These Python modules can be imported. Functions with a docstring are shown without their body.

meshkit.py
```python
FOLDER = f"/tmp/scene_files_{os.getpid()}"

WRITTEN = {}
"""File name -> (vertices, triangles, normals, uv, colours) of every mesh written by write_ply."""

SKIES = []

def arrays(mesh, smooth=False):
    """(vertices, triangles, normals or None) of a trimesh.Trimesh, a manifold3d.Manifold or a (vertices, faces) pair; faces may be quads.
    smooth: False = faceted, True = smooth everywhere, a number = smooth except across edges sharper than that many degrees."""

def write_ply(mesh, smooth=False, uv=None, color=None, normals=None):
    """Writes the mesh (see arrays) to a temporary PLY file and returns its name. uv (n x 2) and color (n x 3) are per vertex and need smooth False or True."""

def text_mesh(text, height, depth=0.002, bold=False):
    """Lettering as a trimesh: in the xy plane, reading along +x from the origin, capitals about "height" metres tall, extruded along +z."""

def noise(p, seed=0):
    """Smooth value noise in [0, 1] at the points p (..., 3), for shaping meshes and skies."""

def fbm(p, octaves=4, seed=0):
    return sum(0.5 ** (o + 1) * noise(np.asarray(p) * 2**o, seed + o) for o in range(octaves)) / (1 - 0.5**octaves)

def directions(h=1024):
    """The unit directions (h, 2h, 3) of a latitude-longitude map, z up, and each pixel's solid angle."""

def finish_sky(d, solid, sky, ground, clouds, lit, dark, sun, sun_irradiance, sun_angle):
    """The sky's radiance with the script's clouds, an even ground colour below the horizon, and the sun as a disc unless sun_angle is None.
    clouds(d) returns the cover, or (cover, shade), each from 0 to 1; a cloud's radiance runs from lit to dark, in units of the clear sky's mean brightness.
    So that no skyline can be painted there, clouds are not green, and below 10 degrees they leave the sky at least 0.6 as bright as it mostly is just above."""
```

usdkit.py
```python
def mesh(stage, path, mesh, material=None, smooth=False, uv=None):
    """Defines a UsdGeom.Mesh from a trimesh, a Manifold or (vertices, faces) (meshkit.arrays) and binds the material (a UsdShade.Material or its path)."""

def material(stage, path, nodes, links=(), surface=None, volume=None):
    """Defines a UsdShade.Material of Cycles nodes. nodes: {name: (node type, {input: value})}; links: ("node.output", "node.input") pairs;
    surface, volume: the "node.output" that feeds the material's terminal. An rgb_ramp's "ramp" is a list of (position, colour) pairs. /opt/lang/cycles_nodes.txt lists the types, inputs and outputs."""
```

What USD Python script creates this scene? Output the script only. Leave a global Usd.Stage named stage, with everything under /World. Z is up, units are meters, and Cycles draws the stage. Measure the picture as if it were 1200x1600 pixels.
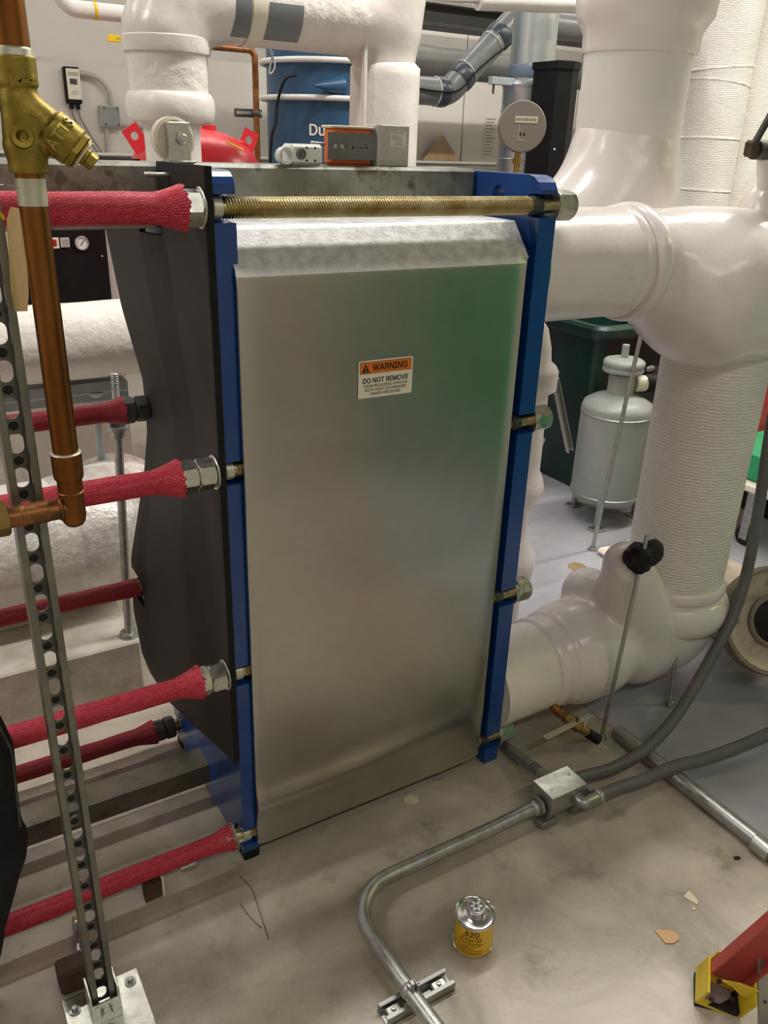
import math, random
import numpy as np, trimesh, manifold3d as mf, usdkit, meshkit
from pxr import Usd, UsdGeom, UsdLux, UsdShade, Gf, Sdf
from shapely.geometry import Polygon, Point, box as sbox
from scipy.spatial.transform import Rotation as Rot
rng = random.Random(7); nrng = np.random.default_rng(7)
stage = Usd.Stage.CreateInMemory()
UsdGeom.SetStageUpAxis(stage, 'Z'); UsdGeom.SetStageMetersPerUnit(stage, 1.0)
UsdGeom.Xform.Define(stage, '/World'); UsdGeom.Scope.Define(stage, '/World/Looks')

# ---------------------------------------------------------------- camera, light, exposure
EXPOSURE = 0.22
cam = UsdGeom.Camera.Define(stage, '/World/camera')
cam.CreateHorizontalApertureAttr(24.0); cam.CreateVerticalApertureAttr(32.0)
cam.CreateFocalLengthAttr(24.0 * 1300 / 1200); cam.CreateClippingRangeAttr((0.05, 200.0))
cam.CreateExposureAttr(EXPOSURE)
Rc = Rot.from_euler('z', -31.77, degrees=True).as_matrix() @ Rot.from_euler('x', -23.89, degrees=True).as_matrix() @ Rot.from_euler('y', -2.03, degrees=True).as_matrix()
mc = np.eye(4); mc[:3, 0] = Rc[:, 0]; mc[:3, 1] = Rc[:, 2]; mc[:3, 2] = -Rc[:, 1]; mc[:3, 3] = (0, 0, 1.6)
cam.AddTransformOp().Set(Gf.Matrix4d(*mc.T.ravel().tolist()))

def strip_light(n, x, y, z, lx, ly, power, col=(1.0, .965, .91)):
    l = UsdLux.RectLight.Define(stage, '/World/strip_light_%03d' % n)
    l.CreateWidthAttr(lx); l.CreateHeightAttr(ly); l.CreateIntensityAttr(power); l.CreateColorAttr(Gf.Vec3f(*col))
    UsdGeom.Xformable(l).AddTranslateOp().Set(Gf.Vec3d(x, y, z))
# rows of ceiling strip lights of the plant room: along X over the far aisle, over the near aisle, and one beyond the pipes
ROWS = [(2.05, 3.45, (-2.0, 1.75, 3.65, 5.55), .12, 66.0), (4.15, 3.55, (-2.1, -.2, 1.7, 3.6), .12, 24.0), (-1.3, 3.55, (-.6, 1.6), .14, 20.0)]
k = 0
strip_light(40, 5.6, .2, 3.2, 1.2, .3, 26.0, (1.0, .93, .42))   # an old yellowish lamp over the right aisle
for y, z, xs, w, p in ROWS:
    for x in xs:
        k += 1; strip_light(k, x, y, z, 1.8, w, p)

# ---------------------------------------------------------------- helpers: materials
def lin(c):
    if isinstance(c, str): c = tuple(int(c[i:i+2], 16) for i in (0, 2, 4))
    return tuple((v/255/12.92 if v/255 <= .04045 else ((v/255+.055)/1.055)**2.4) for v in c)
def mat(name, c1, c2=None, rough=.5, metal=0., scale=6., detail=4, ramp=(.35, .7), bump=None, coat=0., rough2=None, wave=None, stretch=None, spec=.5, distortion=0., wear=None, extra=None):
    """Principled material: two colours mixed by noise, optional noise bump (scale, distance) and wave bump (axis, scale, distance, distortion)."""
    n = {'p': ('principled_bsdf', {'base_color': lin(c1), 'roughness': rough, 'metallic': metal, 'coat_weight': coat, 'coat_roughness': .2, 'specular_ior_level': spec}), 'tc': ('geometry', {})}
    L = []
    src = 'tc.position'
    if stretch:
        n['mp'] = ('mapping', {'scale': stretch}); L.append(('tc.position', 'mp.vector')); src = 'mp.vector'
    if c2 is not None or rough2 is not None:
        n['n1'] = ('noise_texture', {'scale': scale, 'detail': float(detail), 'roughness': .6, 'distortion': distortion}); L.append((src, 'n1.vector'))
        n['r1'] = ('rgb_ramp', {'ramp': [(ramp[0], lin(c1)), (ramp[1], lin(c2 if c2 is not None else c1))]}); L += [('n1.fac', 'r1.fac')]
        col = 'r1.color'
        if wear:
            n['n4'] = ('noise_texture', {'scale': wear[1], 'detail': 6., 'roughness': .65}); L.append((src, 'n4.vector'))
            n['r4'] = ('rgb_ramp', {'ramp': [(wear[2], (0, 0, 0)), (wear[3], (1, 1, 1))]}); L.append(('n4.fac', 'r4.fac'))
            n['m4'] = ('mix', {'color2': lin(wear[0])}); L += [('r4.color', 'm4.fac'), (col, 'm4.color1')]; col = 'm4.color'
        L.append((col, 'p.base_color'))
        if rough2 is not None:
            n['mr'] = ('map_range', {'from_min': ramp[0], 'from_max': ramp[1], 'to_min': rough, 'to_max': rough2, 'clamp': True}); L += [('n1.fac', 'mr.value'), ('mr.result', 'p.roughness')]
    last = None
    if bump:
        n['n2'] = ('noise_texture', {'scale': bump[0], 'detail': 5., 'roughness': .6}); L.append((src, 'n2.vector'))
        n['b1'] = ('bump', {'distance': bump[1], 'strength': 1.}); L.append(('n2.fac', 'b1.height')); last = 'b1.normal'
    if wave:
        n['w1'] = ('wave_texture', {'bands_direction': wave[0], 'scale': wave[1], 'distortion': wave[3], 'detail': 3., 'detail_scale': 1.5, 'detail_roughness': .6}); L.append(('tc.position', 'w1.vector'))
        n['b2'] = ('bump', {'distance': wave[2], 'strength': 1.}); L.append(('w1.fac', 'b2.height'))
        if last: L.append((last, 'b2.normal'))
        last = 'b2.normal'
    if last: L.append((last, 'p.normal'))
    if extra: extra(n, L)
    return usdkit.material(stage, '/World/Looks/' + name, n, L, surface='p.BSDF')
M = {}
def add(name, *a, **k): M[name] = mat(name, *a, **k)
add('concrete', '9b9283', 'c3b9a9', rough=.5, scale=3.2, detail=9, ramp=(.34, .66), bump=(45, .0016), wear=('7f7565', 7.5, .56, .78), distortion=.8, rough2=.36)
add('grey_floor_paint', '9b9ba0', 'b0b0b6', rough=.22, scale=3, detail=6, bump=(9, .0025), wear=('c9c9c9', 14, .68, .76))
add('pad_concrete', 'aca496', 'cfc8bb', rough=.6, scale=9, detail=8, bump=(40, .002), wear=('8b8375', 5, .55, .8))
add('wall_panel', 'd9d4ca', 'e4dfd6', rough=.42, scale=1.5, bump=(3, .004))
add('ceiling', '8b8881', '96928b', rough=.9, scale=2)
add('wall_trim', '86837e', '9a968f', rough=.5, scale=8)
add('white_trim', 'd8d5cf', rough=.4)
add('blue_paint', '0f3e80', '12468b', rough=.27, scale=12, bump=(35, .0006), coat=.35)
add('foam_sheet', '211d1a', '292420', rough=.62, scale=7, bump=(90, .0004), wear=('5a5248', 20, .74, .82), spec=.35)
add('foam_edge', '0c0b0a', '14120f', rough=.9, scale=60, bump=(120, .002))
add('black', '0d0d0e', '161617', rough=.55, scale=15, spec=.25)
add('shroud_metal', 'b7b5ad', 'bdbbb3', rough=.27, rough2=.31, metal=1., scale=3, ramp=(.3, .7), bump=(420, .00012))
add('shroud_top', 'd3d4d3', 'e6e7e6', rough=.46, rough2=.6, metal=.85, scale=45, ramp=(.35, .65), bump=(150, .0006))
add('galv_beam', '84857c', 'a9aaa2', rough=.4, rough2=.6, metal=.75, scale=10, detail=8, ramp=(.4, .62), wear=('6b6759', 16, .55, .66), bump=(60, .0006))
add('galvanised', 'a4a6a2', 'bcbeba', rough=.34, rough2=.48, metal=.9, scale=40, ramp=(.35, .7), bump=(120, .0003))
add('strut_steel', '76776d', '8f9087', rough=.36, rough2=.5, metal=.9, scale=18, ramp=(.35, .7), bump=(80, .0003))
add('zinc', 'c3c3b8', 'd4d4cc', rough=.26, rough2=.38, metal=1., scale=30, ramp=(.35, .65))
add('yellow_zinc', 'ad9862', 'd4c8a4', rough=.3, rough2=.42, metal=1., scale=16, ramp=(.35, .7))
add('dark_steel', '4b4b48', '62625e', rough=.5, metal=.7, scale=20)
def net(name, strand, strand2, gap):
    n = {'uv': ('attribute', {'attribute': 'st'}), 'mp': ('mapping', {'scale': (1., 1., 1.), 'rotation': (0, 0, .10)}), 'nz': ('noise_texture', {'scale': 60., 'detail': 2.}), 'mx': ('mix', {'mix_type': 'linear_light', 'fac': .0012}),
         'br': ('brick_texture', {'scale': 1., 'brick_width': .0075, 'row_height': .0030, 'mortar_size': .0006, 'mortar_smooth': .8, 'color1': lin(strand), 'color2': lin(strand2), 'mortar': lin(gap), 'offset': .5}),
         'iv': ('invert', {'fac': 1.}), 'b': ('bump', {'distance': .0016, 'strength': 1.}), 'p': ('principled_bsdf', {'roughness': .42, 'specular_ior_level': .5})}
    return usdkit.material(stage, '/World/Looks/' + name, n, [('uv.vector', 'mx.color1'), ('uv.vector', 'nz.vector'), ('nz.color', 'mx.color2'), ('mx.color', 'mp.vector'), ('mp.vector', 'br.vector'), ('br.color', 'p.base_color'), ('br.fac', 'iv.color'), ('iv.color', 'b.height'), ('b.normal', 'p.normal')], surface='p.BSDF')
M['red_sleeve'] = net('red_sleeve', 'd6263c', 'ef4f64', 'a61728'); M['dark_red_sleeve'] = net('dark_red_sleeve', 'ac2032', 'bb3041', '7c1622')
add('insulation_white', 'e4ded8', 'ede8e3', rough=.4, scale=3, bump=(11, .005), coat=.1)
add('insulation_gloss', 'e0d9d3', 'eae4df', rough=.27, scale=2, bump=(6, .004), coat=.28, wear=('cfc6bc', 6, .6, .8))
add('insulation_ribbed', 'e6e1d6', 'efebe2', rough=.5, scale=4, bump=(14, .006), wave=('z', 33, .0019, 5.))
add('insulation_ribbed_x', 'e6e0d0', 'efebdf', rough=.5, scale=4, bump=(10, .010), wave=('x', 30, .0006, 6.))
add('insulation_dull', 'dcd9d3', 'e5e2dd', rough=.55, scale=3, bump=(5, .006))
add('insulation_canvas', 'e4dfd6', 'efeae3', rough=.45, scale=6, bump=(16, .010))
add('insulation_foil', 'd5d0c8', 'f0ece6', rough=.28, rough2=.5, metal=.35, scale=22, detail=6, bump=(34, .006))
add('copper', '7d4e26', '9c6836', rough=.3, rough2=.42, metal=1., scale=14, detail=6, ramp=(.3, .7), stretch=(1, 1, .25), wear=('6d3f1c', 9, .56, .78))
add('copper_old', '8d5c3a', 'a87348', rough=.38, rough2=.5, metal=.9, scale=30, wear=('5c4a34', 25, .5, .7))
add('brass', '8d7a34', 'a28e44', rough=.34, rough2=.5, metal=.9, scale=30, bump=(160, .0009), wear=('6b5c24', 14, .56, .75))
add('brass_bright', 'b9a65c', 'c9b86c', rough=.3, metal=.9, scale=30)
add('bar_steel', '5f594c', '777060', rough=.5, metal=.5, scale=12, wear=('4a4438', 16, .55, .7))
add('brass_dark', '8a7340', '9d8650', rough=.42, metal=.85, scale=24, wear=('5b4a28', 22, .5, .7))
add('solder', 'c6c6ae', 'd8d7c6', rough=.4, metal=.6, scale=25)
add('tank_grey', '8f948f', '9ca19c', rough=.38, scale=5, bump=(30, .0008), wear=('7b7f7a', 8, .62, .8))
add('bin_green', '12302a', '1b3f36', rough=.36, scale=6, bump=(30, .001))
add('red_paint', 'cf1f2c', 'dd2f3a', rough=.35, scale=8, coat=.2)
add('drum_blue', '22496a', '2c5678', rough=.38, scale=6, bump=(12, .001))
add('duct_galv', 'a9adad', 'c1c5c4', rough=.34, rough2=.46, metal=.8, scale=5, stretch=(1, 1, .1))
add('pvc_grey', '6b6d6c', '787a78', rough=.32, scale=5)
add('pvc_dark', '353d46', '3e464e', rough=.35, scale=5)
add('coupling_blue', '5d6b7c', '687684', rough=.4)
add('dark_grey_pipe', '5b5b56', '6c6c66', rough=.5, scale=4)
add('beam_dark', '2f2e2c', '3b3a37', rough=.6, scale=6)
add('disc_taupe', '6a635a', '726a60', rough=.5, scale=6)
add('label_white', 'ece6d2', rough=.45)
add('label_orange', 'e2751c', rough=.45)
add('ink', '15110f', rough=.5)
add('faint_ink', '8b8983', rough=.5)
add('paper', 'd9d5cc', rough=.7)
add('nylon', 'd6cfb8', 'ddd6c2', rough=.4, scale=20)
add('die_cast', 'd4d5cf', 'e1e2dd', rough=.42, scale=40)
add('bracket_grey', '6d6d6c', '7d7d7c', rough=.42, metal=.5, scale=30)
add('orange_plastic', 'e06a34', 'e67a45', rough=.4, scale=10)
add('box_grey', 'b6b2aa', 'c1bdb6', rough=.45, scale=8)
add('plywood', 'a58a68', 'b69a78', rough=.7, scale=14, stretch=(1, 1, .2))
add('cardboard', 'b08c68', 'b99772', rough=.8, scale=9)
add('yellow', 'e3bd12', 'ecc922', rough=.35, scale=12)
add('foot_yellow', 'd0b422', 'e2c634', rough=.4, scale=10, wear=('9c8a2a', 12, .58, .78))
add('can_yellow', 'e2ae12', 'e8b91e', rough=.25, scale=20)
add('chrome', 'd9d9d9', rough=.14, metal=1.)
add('ladder_red', 'b2453f', 'be534b', rough=.5, scale=14)
add('ladder_dark_red', '6e2822', rough=.6)
add('rubber', '141312', '1e1c1a', rough=.7, scale=20)
add('aluminium', 'a2a39f', 'b0b1ae', rough=.38, rough2=.5, metal=.9, scale=14)
add('flex_conduit', '5b5c5b', '666765', rough=.5, scale=12)
add('wood_dark', '3a2a1e', '5b4430', rough=.75, scale=18, stretch=(1, .2, 1))
add('cloth_black', '101114', '191b20', rough=.95, scale=40, bump=(160, .001))
add('gauge_face', 'e6e6e4', rough=.3)
add('switch_red', 'b01822', rough=.4)
add('motor_cream', 'b5a995', 'c8bda9', rough=.42, scale=7, wear=('7d6f58', 8, .5, .7))
add('motor_rim', '7a705f', '958a77', rough=.5, scale=12)
add('green_boiler_paint', '2f8558', '38905f', rough=.35, scale=4)
add('green_paint', '2c9a66', '38a873', rough=.35, scale=8)
add('tag_manila', 'b99c66', 'c6aa76', rough=.8, scale=20)
add('stain', '8b7652', 'a08c66', rough=.5, scale=30)
add('debris', 'dcd0b6', rough=.8)
add('debris_tan', 'd0a97c', rough=.8)
add('tape_grey', '74787b', '80858a', rough=.3, scale=6)
add('glaze', 'dcdcd8', rough=.4)
add('blue_grey_rail', 'a0a8aa', 'b0b8ba', rough=.4, metal=.1, scale=10)

# ---------------------------------------------------------------- helpers: prims
USED = {}
def numbered(path):
    k = USED.get(path, 0); USED[path] = k + 1
    return path if k == 0 else '%s_%03d' % (path, k)
LOC = {}
def tag(prim, label=None, cat=None, group=None, kind=None):
    for kk, v in (('label', label), ('category', cat), ('group', group), ('kind', kind)):
        if v: prim.SetCustomDataByKey(kk, v)
    return prim
def thing(name, label, cat, loc=(0, 0, 0), group=None, kind=None):
    x = UsdGeom.Xform.Define(stage, numbered('/World/' + name)); x.AddTranslateOp().Set(Gf.Vec3d(*map(float, loc)))
    LOC[str(x.GetPath())] = np.array(loc, float)
    return tag(x.GetPrim(), label, cat, group, kind)
def part(parent, name, mesh, material, smooth=35, label=None, kind=None, uv=None):
    """A mesh given in world coordinates, as a child of parent (a thing or a part)."""
    path = numbered(str(parent.GetPath()) + '/' + name)
    root = '/'.join(str(parent.GetPath()).split('/')[:3])
    v, f, n = meshkit.arrays(mesh, smooth)
    m = usdkit.mesh(stage, path, (v - LOC[root], f), M[material], smooth=False, uv=uv)
    if n is not None:
        from pxr import Vt
        m.CreateNormalsAttr(Vt.Vec3fArray.FromNumpy(n.astype(np.float32))); m.SetNormalsInterpolation('vertex')
    return tag(m.GetPrim(), label, kind=kind)
def single(name, mesh, material, label, cat, smooth=35, group=None, kind=None):
    path = numbered('/World/' + name)
    v, f, n = meshkit.arrays(mesh, smooth)
    base = np.array([(v[:, 0].min()+v[:, 0].max())/2, (v[:, 1].min()+v[:, 1].max())/2, v[:, 2].min()])
    m = usdkit.mesh(stage, path, (v - base, f), M[material], smooth=False)
    if n is not None:
        from pxr import Vt
        m.CreateNormalsAttr(Vt.Vec3fArray.FromNumpy(n.astype(np.float32))); m.SetNormalsInterpolation('vertex')
    UsdGeom.Xformable(m).AddTranslateOp().Set(Gf.Vec3d(*base.tolist()))
    LOC[path] = base
    return tag(m.GetPrim(), label, cat, group, kind)

# ---------------------------------------------------------------- helpers: shapes
def T(m): return m if isinstance(m, trimesh.Trimesh) else trimesh.Trimesh(m.to_mesh().vert_properties[:, :3], m.to_mesh().tri_verts, process=False)
def cat(*ms): return trimesh.util.concatenate([T(m) for m in ms])
def frame(d):
    d = np.array(d, float); d /= np.linalg.norm(d)
    a = np.array([0, 0, 1.]) if abs(d[2]) < .9 else np.array([1., 0, 0])
    u = np.cross(a, d); u /= np.linalg.norm(u); return u, np.cross(d, u), d
def bx(x0, x1, y0, y1, z0, z1, b=.0):
    """A box, chamfered by b."""
    s = np.array([x1-x0, y1-y0, z1-z0], float); c = np.array([x0+x1, y0+y1, z0+z1], float)/2
    b = min(b, .45*s.min())
    if b <= 0:
        m = trimesh.creation.box(s); m.apply_translation(c); return m
    pts = []
    for sx in (-1, 1):
        for sy in (-1, 1):
            for sz in (-1, 1):
                h = s/2*np.array([sx, sy, sz]); q = np.array([sx, sy, sz])*b
                for k in range(3):
                    p = h - q; p[k] = h[k]; pts.append(p + c)
    return trimesh.convex.convex_hull(np.array(pts))
def moved(m, rot=None, axis='z', at=(0, 0, 0), about=(0, 0, 0)):
    m = T(m).copy(); a = np.array(about, float)
    if rot is not None: m.vertices = (m.vertices - a) @ Rot.from_euler(axis, rot, degrees=True).as_matrix().T + a
    m.vertices = m.vertices + np.array(at, float); return m
def lathe(prof, A, d, n=32):
    """Revolves [(radius, height)] about the line from A along d; closed where the radius is 0."""
    u, v, w = frame(d); A = np.array(A, float); prof = [(max(r, 1e-5), h) for r, h in prof]
    t = np.linspace(0, 2*np.pi, n, endpoint=False)
    ring = np.cos(t)[:, None]*u + np.sin(t)[:, None]*v
    V = np.vstack([A + h*w + r*ring for r, h in prof]); F = []
    for i in range(len(prof)-1):
        a = i*n + np.arange(n); b = i*n + (np.arange(n)+1) % n
        F += [np.stack([a, b, b+n], 1), np.stack([a, b+n, a+n], 1)]
    return trimesh.Trimesh(V, np.vstack(F), process=False)
def rod(A, B, r, n=20, r2=None, ch=.0):
    A = np.array(A, float); B = np.array(B, float); L = np.linalg.norm(B-A); r2 = r if r2 is None else r2
    ch = ch or min(.0015, r*.15)
    return lathe([(0, 0), (r-ch, 0), (r, ch), (r2, L-ch), (r2-ch, L), (0, L)], A, B-A, n)
def fillet(P, R, n=10):
    """Rounds a polyline's corners with radius R."""
    P = [np.array(p, float) for p in P]; out = [P[0]]
    for i in range(1, len(P)-1):
        a = P[i-1]-P[i]; b = P[i+1]-P[i]; la, lb = np.linalg.norm(a), np.linalg.norm(b); a /= la; b /= lb
        ang = np.arccos(np.clip(a@b, -1, 1))
        if abs(ang-np.pi) < .02: out.append(P[i]); continue
        r = R[i-1] if isinstance(R, (list, tuple)) else R
        t = min(r/np.tan(ang/2), .49*la, .49*lb); r = t*np.tan(ang/2)
        c = P[i] + (a+b)/np.linalg.norm(a+b)*(r/np.sin(ang/2)); s = P[i]+a*t-c; e = P[i]+b*t-c
        tot = np.pi-ang; ax = np.cross(s, e); ax /= np.linalg.norm(ax)
        for k in range(n+1): out.append(c + Rot.from_rotvec(ax*tot*k/n).apply(s))
    out.append(P[-1]); return np.array(out)
def tube(path, r, n=20, caps=True):
    """Sweeps a circle (radius r, or one per point) along the path."""
    P = np.array(path, float); N = len(P); r = np.full(N, r) if np.isscalar(r) else np.array(r)
    tg = np.gradient(P, axis=0); tg /= np.linalg.norm(tg, axis=1)[:, None]
    u, v, _ = frame(tg[0]); t = np.linspace(0, 2*np.pi, n, endpoint=False); V = []
    for i in range(N):
        if i:
            ax = np.cross(tg[i-1], tg[i]); s = np.linalg.norm(ax)
            if s > 1e-9: u = Rot.from_rotvec(ax/s*np.arcsin(min(1, s))).apply(u)
            u = u - (u@tg[i])*tg[i]; u /= np.linalg.norm(u)
        v = np.cross(tg[i], u); V.append(P[i] + r[i]*(np.cos(t)[:, None]*u + np.sin(t)[:, None]*v))
    F = []
    for i in range(N-1):
        a = i*n + np.arange(n); b = i*n + (np.arange(n)+1) % n
        F += [np.stack([a, b, b+n], 1), np.stack([a, b+n, a+n], 1)]
    V = np.vstack(V); F = np.vstack(F)
    if caps:
        c0, c1 = len(V), len(V)+1; V = np.vstack([V, P[:1], P[-1:]]); a = np.arange(n); b = (a+1) % n
        F = np.vstack([F, np.stack([b, a, np.full(n, c0)], 1), np.stack([(N-1)*n+a, (N-1)*n+b, np.full(n, c1)], 1)])
    return trimesh.Trimesh(V, F, process=False)
def spline(P, n=12):
    """Catmull-Rom through the points."""
    P = np.array(P, float); Q = np.vstack([2*P[0]-P[1], P, 2*P[-1]-P[-2]]); out = []
    for i in range(1, len(Q)-2):
        for t in np.linspace(0, 1, n, endpoint=False):
            a, b, c, d = Q[i-1:i+3]; out.append(.5*(2*b + (c-a)*t + (2*a-5*b+4*c-d)*t*t + (3*b-a-3*c+d)*t**3))
    out.append(P[-1]); return np.array(out)
def prism(poly, A, u, v, w, h):
    """Extrudes a shapely polygon drawn in the axes u, v from A along w by h."""
    m = trimesh.creation.extrude_polygon(poly, h, engine='earcut'); B = np.stack([u, v, w], 1).astype(float)
    m.vertices = m.vertices @ B.T + np.array(A, float)
    if np.linalg.det(B) < 0: m.invert()
    return m
def hexnut(A, d, af, t, bore=0., turn=0.):
    """A chamfered hexagon nut of width af across flats, from A along d."""
    ang = np.radians(np.arange(6)*60 + turn); R = af/math.sqrt(3)
    u, v, w = frame(d)
    hexm = mf.Manifold.extrude(mf.CrossSection([[(R*math.cos(a), R*math.sin(a)) for a in ang]]), t)
    cone = mf.Manifold.revolve(mf.CrossSection([[(0, 0), (af*.49, 0), (R*1.01, t*.13), (R*1.01, t*.87), (af*.49, t), (0, t)]]), 48)
    m = hexm ^ cone
    if bore: m = m - mf.Manifold.cylinder(t*3, bore, bore, 24).translate((0, 0, -t))
    m = T(m); B = np.stack([u, v, w], 1); m.vertices = m.vertices @ B.T + np.array(A, float); return m
def letters(text, h, O, u, v, depth=.0006, bold=False, center=False):
    """Lettering whose baseline starts at O, running along u with v up."""
    m = meshkit.text_mesh(text, h, depth, bold); u = np.array(u, float); v = np.array(v, float); w = np.cross(u, v)
    if center: m.vertices[:, 0] -= (m.vertices[:, 0].min()+m.vertices[:, 0].max())/2
    m.vertices = m.vertices @ np.stack([u, v, w], 1).T + np.array(O, float); return m
def s_cone(a, b, ra, rb, flat=False):
    a = np.array(a, float); b = np.array(b, float); ba = b-a; L2 = ba@ba
    def f(p):
        t = np.clip(((p-a)@ba)/L2, 0, 1); d = np.linalg.norm(p-a-t[..., None]*ba, axis=-1)-(ra+(rb-ra)*t)
        if flat:
            L = math.sqrt(L2); h = ((p-a)@ba)/L
            ax = p-a-(h/L)[..., None]*ba; q = np.linalg.norm(ax, axis=-1)-(ra+(rb-ra)*np.clip(h/L, 0, 1)); e = np.maximum(-h, h-L)
            d = np.minimum(np.maximum(q, e), 0)+np.hypot(np.maximum(q, 0), np.maximum(e, 0)) - .012 + .012
        return d
    return f
def blob(fs, k, lo, hi, h, rough=0., seed=0):
    """Surface nets over the smooth union of distance functions: painted-over insulation."""
    lo = np.array(lo, float); hi = np.array(hi, float); n = np.ceil((hi-lo)/h).astype(int)+1
    g = np.stack(np.meshgrid(*[lo[i]+h*np.arange(n[i]) for i in range(3)], indexing='ij'), -1)
    d = fs[0](g)
    for f in fs[1:]:
        e = f(g); m = np.maximum(k-np.abs(d-e), 0)/k; d = np.minimum(d, e)-m*m*k/4
    if rough: d = d - rough*(meshkit.fbm(g*9, 3, seed)-.5)
    s = d < 0; cnt = np.zeros(n-1, int); acc = np.zeros((*(n-1), 3)); num = np.zeros(n-1)
    off = [(i, j, l) for i in (0, 1) for j in (0, 1) for l in (0, 1)]
    sl = lambda o: tuple(slice(o[q], n[q]-1+o[q]) for q in range(3))
    for o in off:
        for ax in range(3):
            if o[ax] == 0:
                o2 = list(o); o2[ax] = 1; a, b = d[sl(o)], d[sl(o2)]; x = (a < 0) != (b < 0)
                t = np.where(x, a/np.where(x, a-b, 1), 0); pt = np.broadcast_to(np.array(o, float), acc.shape).copy(); pt[..., ax] += t
                acc += pt*x[..., None]; num += x
    ids = np.full(n-1, -1); on = num > 0; ids[on] = np.arange(on.sum())
    idx = np.argwhere(on); V = lo + h*(idx + acc[on]/num[on][:, None]); F = []
    for ax in range(3):
        b, c = (ax+1) % 3, (ax+2) % 3
        lo_ = [slice(1, n[q]-1) for q in range(3)]; lo_[ax] = slice(0, n[ax]-1)
        hi_ = list(lo_); hi_[ax] = slice(1, n[ax])
        x = s[tuple(lo_)] != s[tuple(hi_)]; w = np.argwhere(x)+np.array([0 if q == ax else 1 for q in range(3)])
        inside = s[tuple(lo_)][x]
        eb = np.zeros(3, int); eb[b] = 1; ec = np.zeros(3, int); ec[c] = 1
        q = [ids[tuple((w-o).T)] for o in (np.zeros(3, int), eb, eb+ec, ec)]
        Q = np.stack(q, 1); Q[~inside] = Q[~inside][:, ::-1]; Q = Q[:, ::-1] if False else Q
        F += [Q[:, [0, 1, 2]], Q[:, [0, 2, 3]]]
    m = trimesh.Trimesh(V, np.vstack(F), process=False)
    if m.volume < 0: m.invert()
    return m
def wobble(m, amp, scale, seed=0):
    m = T(m).copy(); n = m.vertex_normals; m.vertices = m.vertices + n*(amp*(meshkit.fbm(m.vertices*scale, 3, seed)-.5)*2)[:, None]; return m
def pipe(A, B, r, amp=.0, seed=0, n=48, step=.03, ends=True):
    """An insulated pipe with a slightly uneven surface."""
    A = np.array(A, float); B = np.array(B, float); L = np.linalg.norm(B-A); h = np.linspace(0, L, max(3, int(L/step)))
    prof = [(0, 0)]*ends + [(r, x) for x in h] + [(0, L)]*ends
    m = lathe(prof, A, B-A, n); return wobble(m, amp, 7, seed) if amp else m
def ring(A, d, r, t, w, n=48):
    """A rounded band of outer radius r+t, w wide, centred on A."""
    a = np.linspace(-1, 1, 9); pr = [(r*.9, -w/2)] + [(r+t*math.sqrt(max(0, 1-x*x*.98)), x*w/2) for x in a] + [(r*.9, w/2)]
    return lathe(pr, A, d, n)
X, Y, Z = np.array([1., 0, 0]), np.array([0, 1., 0]), np.array([0, 0, 1.])

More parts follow.
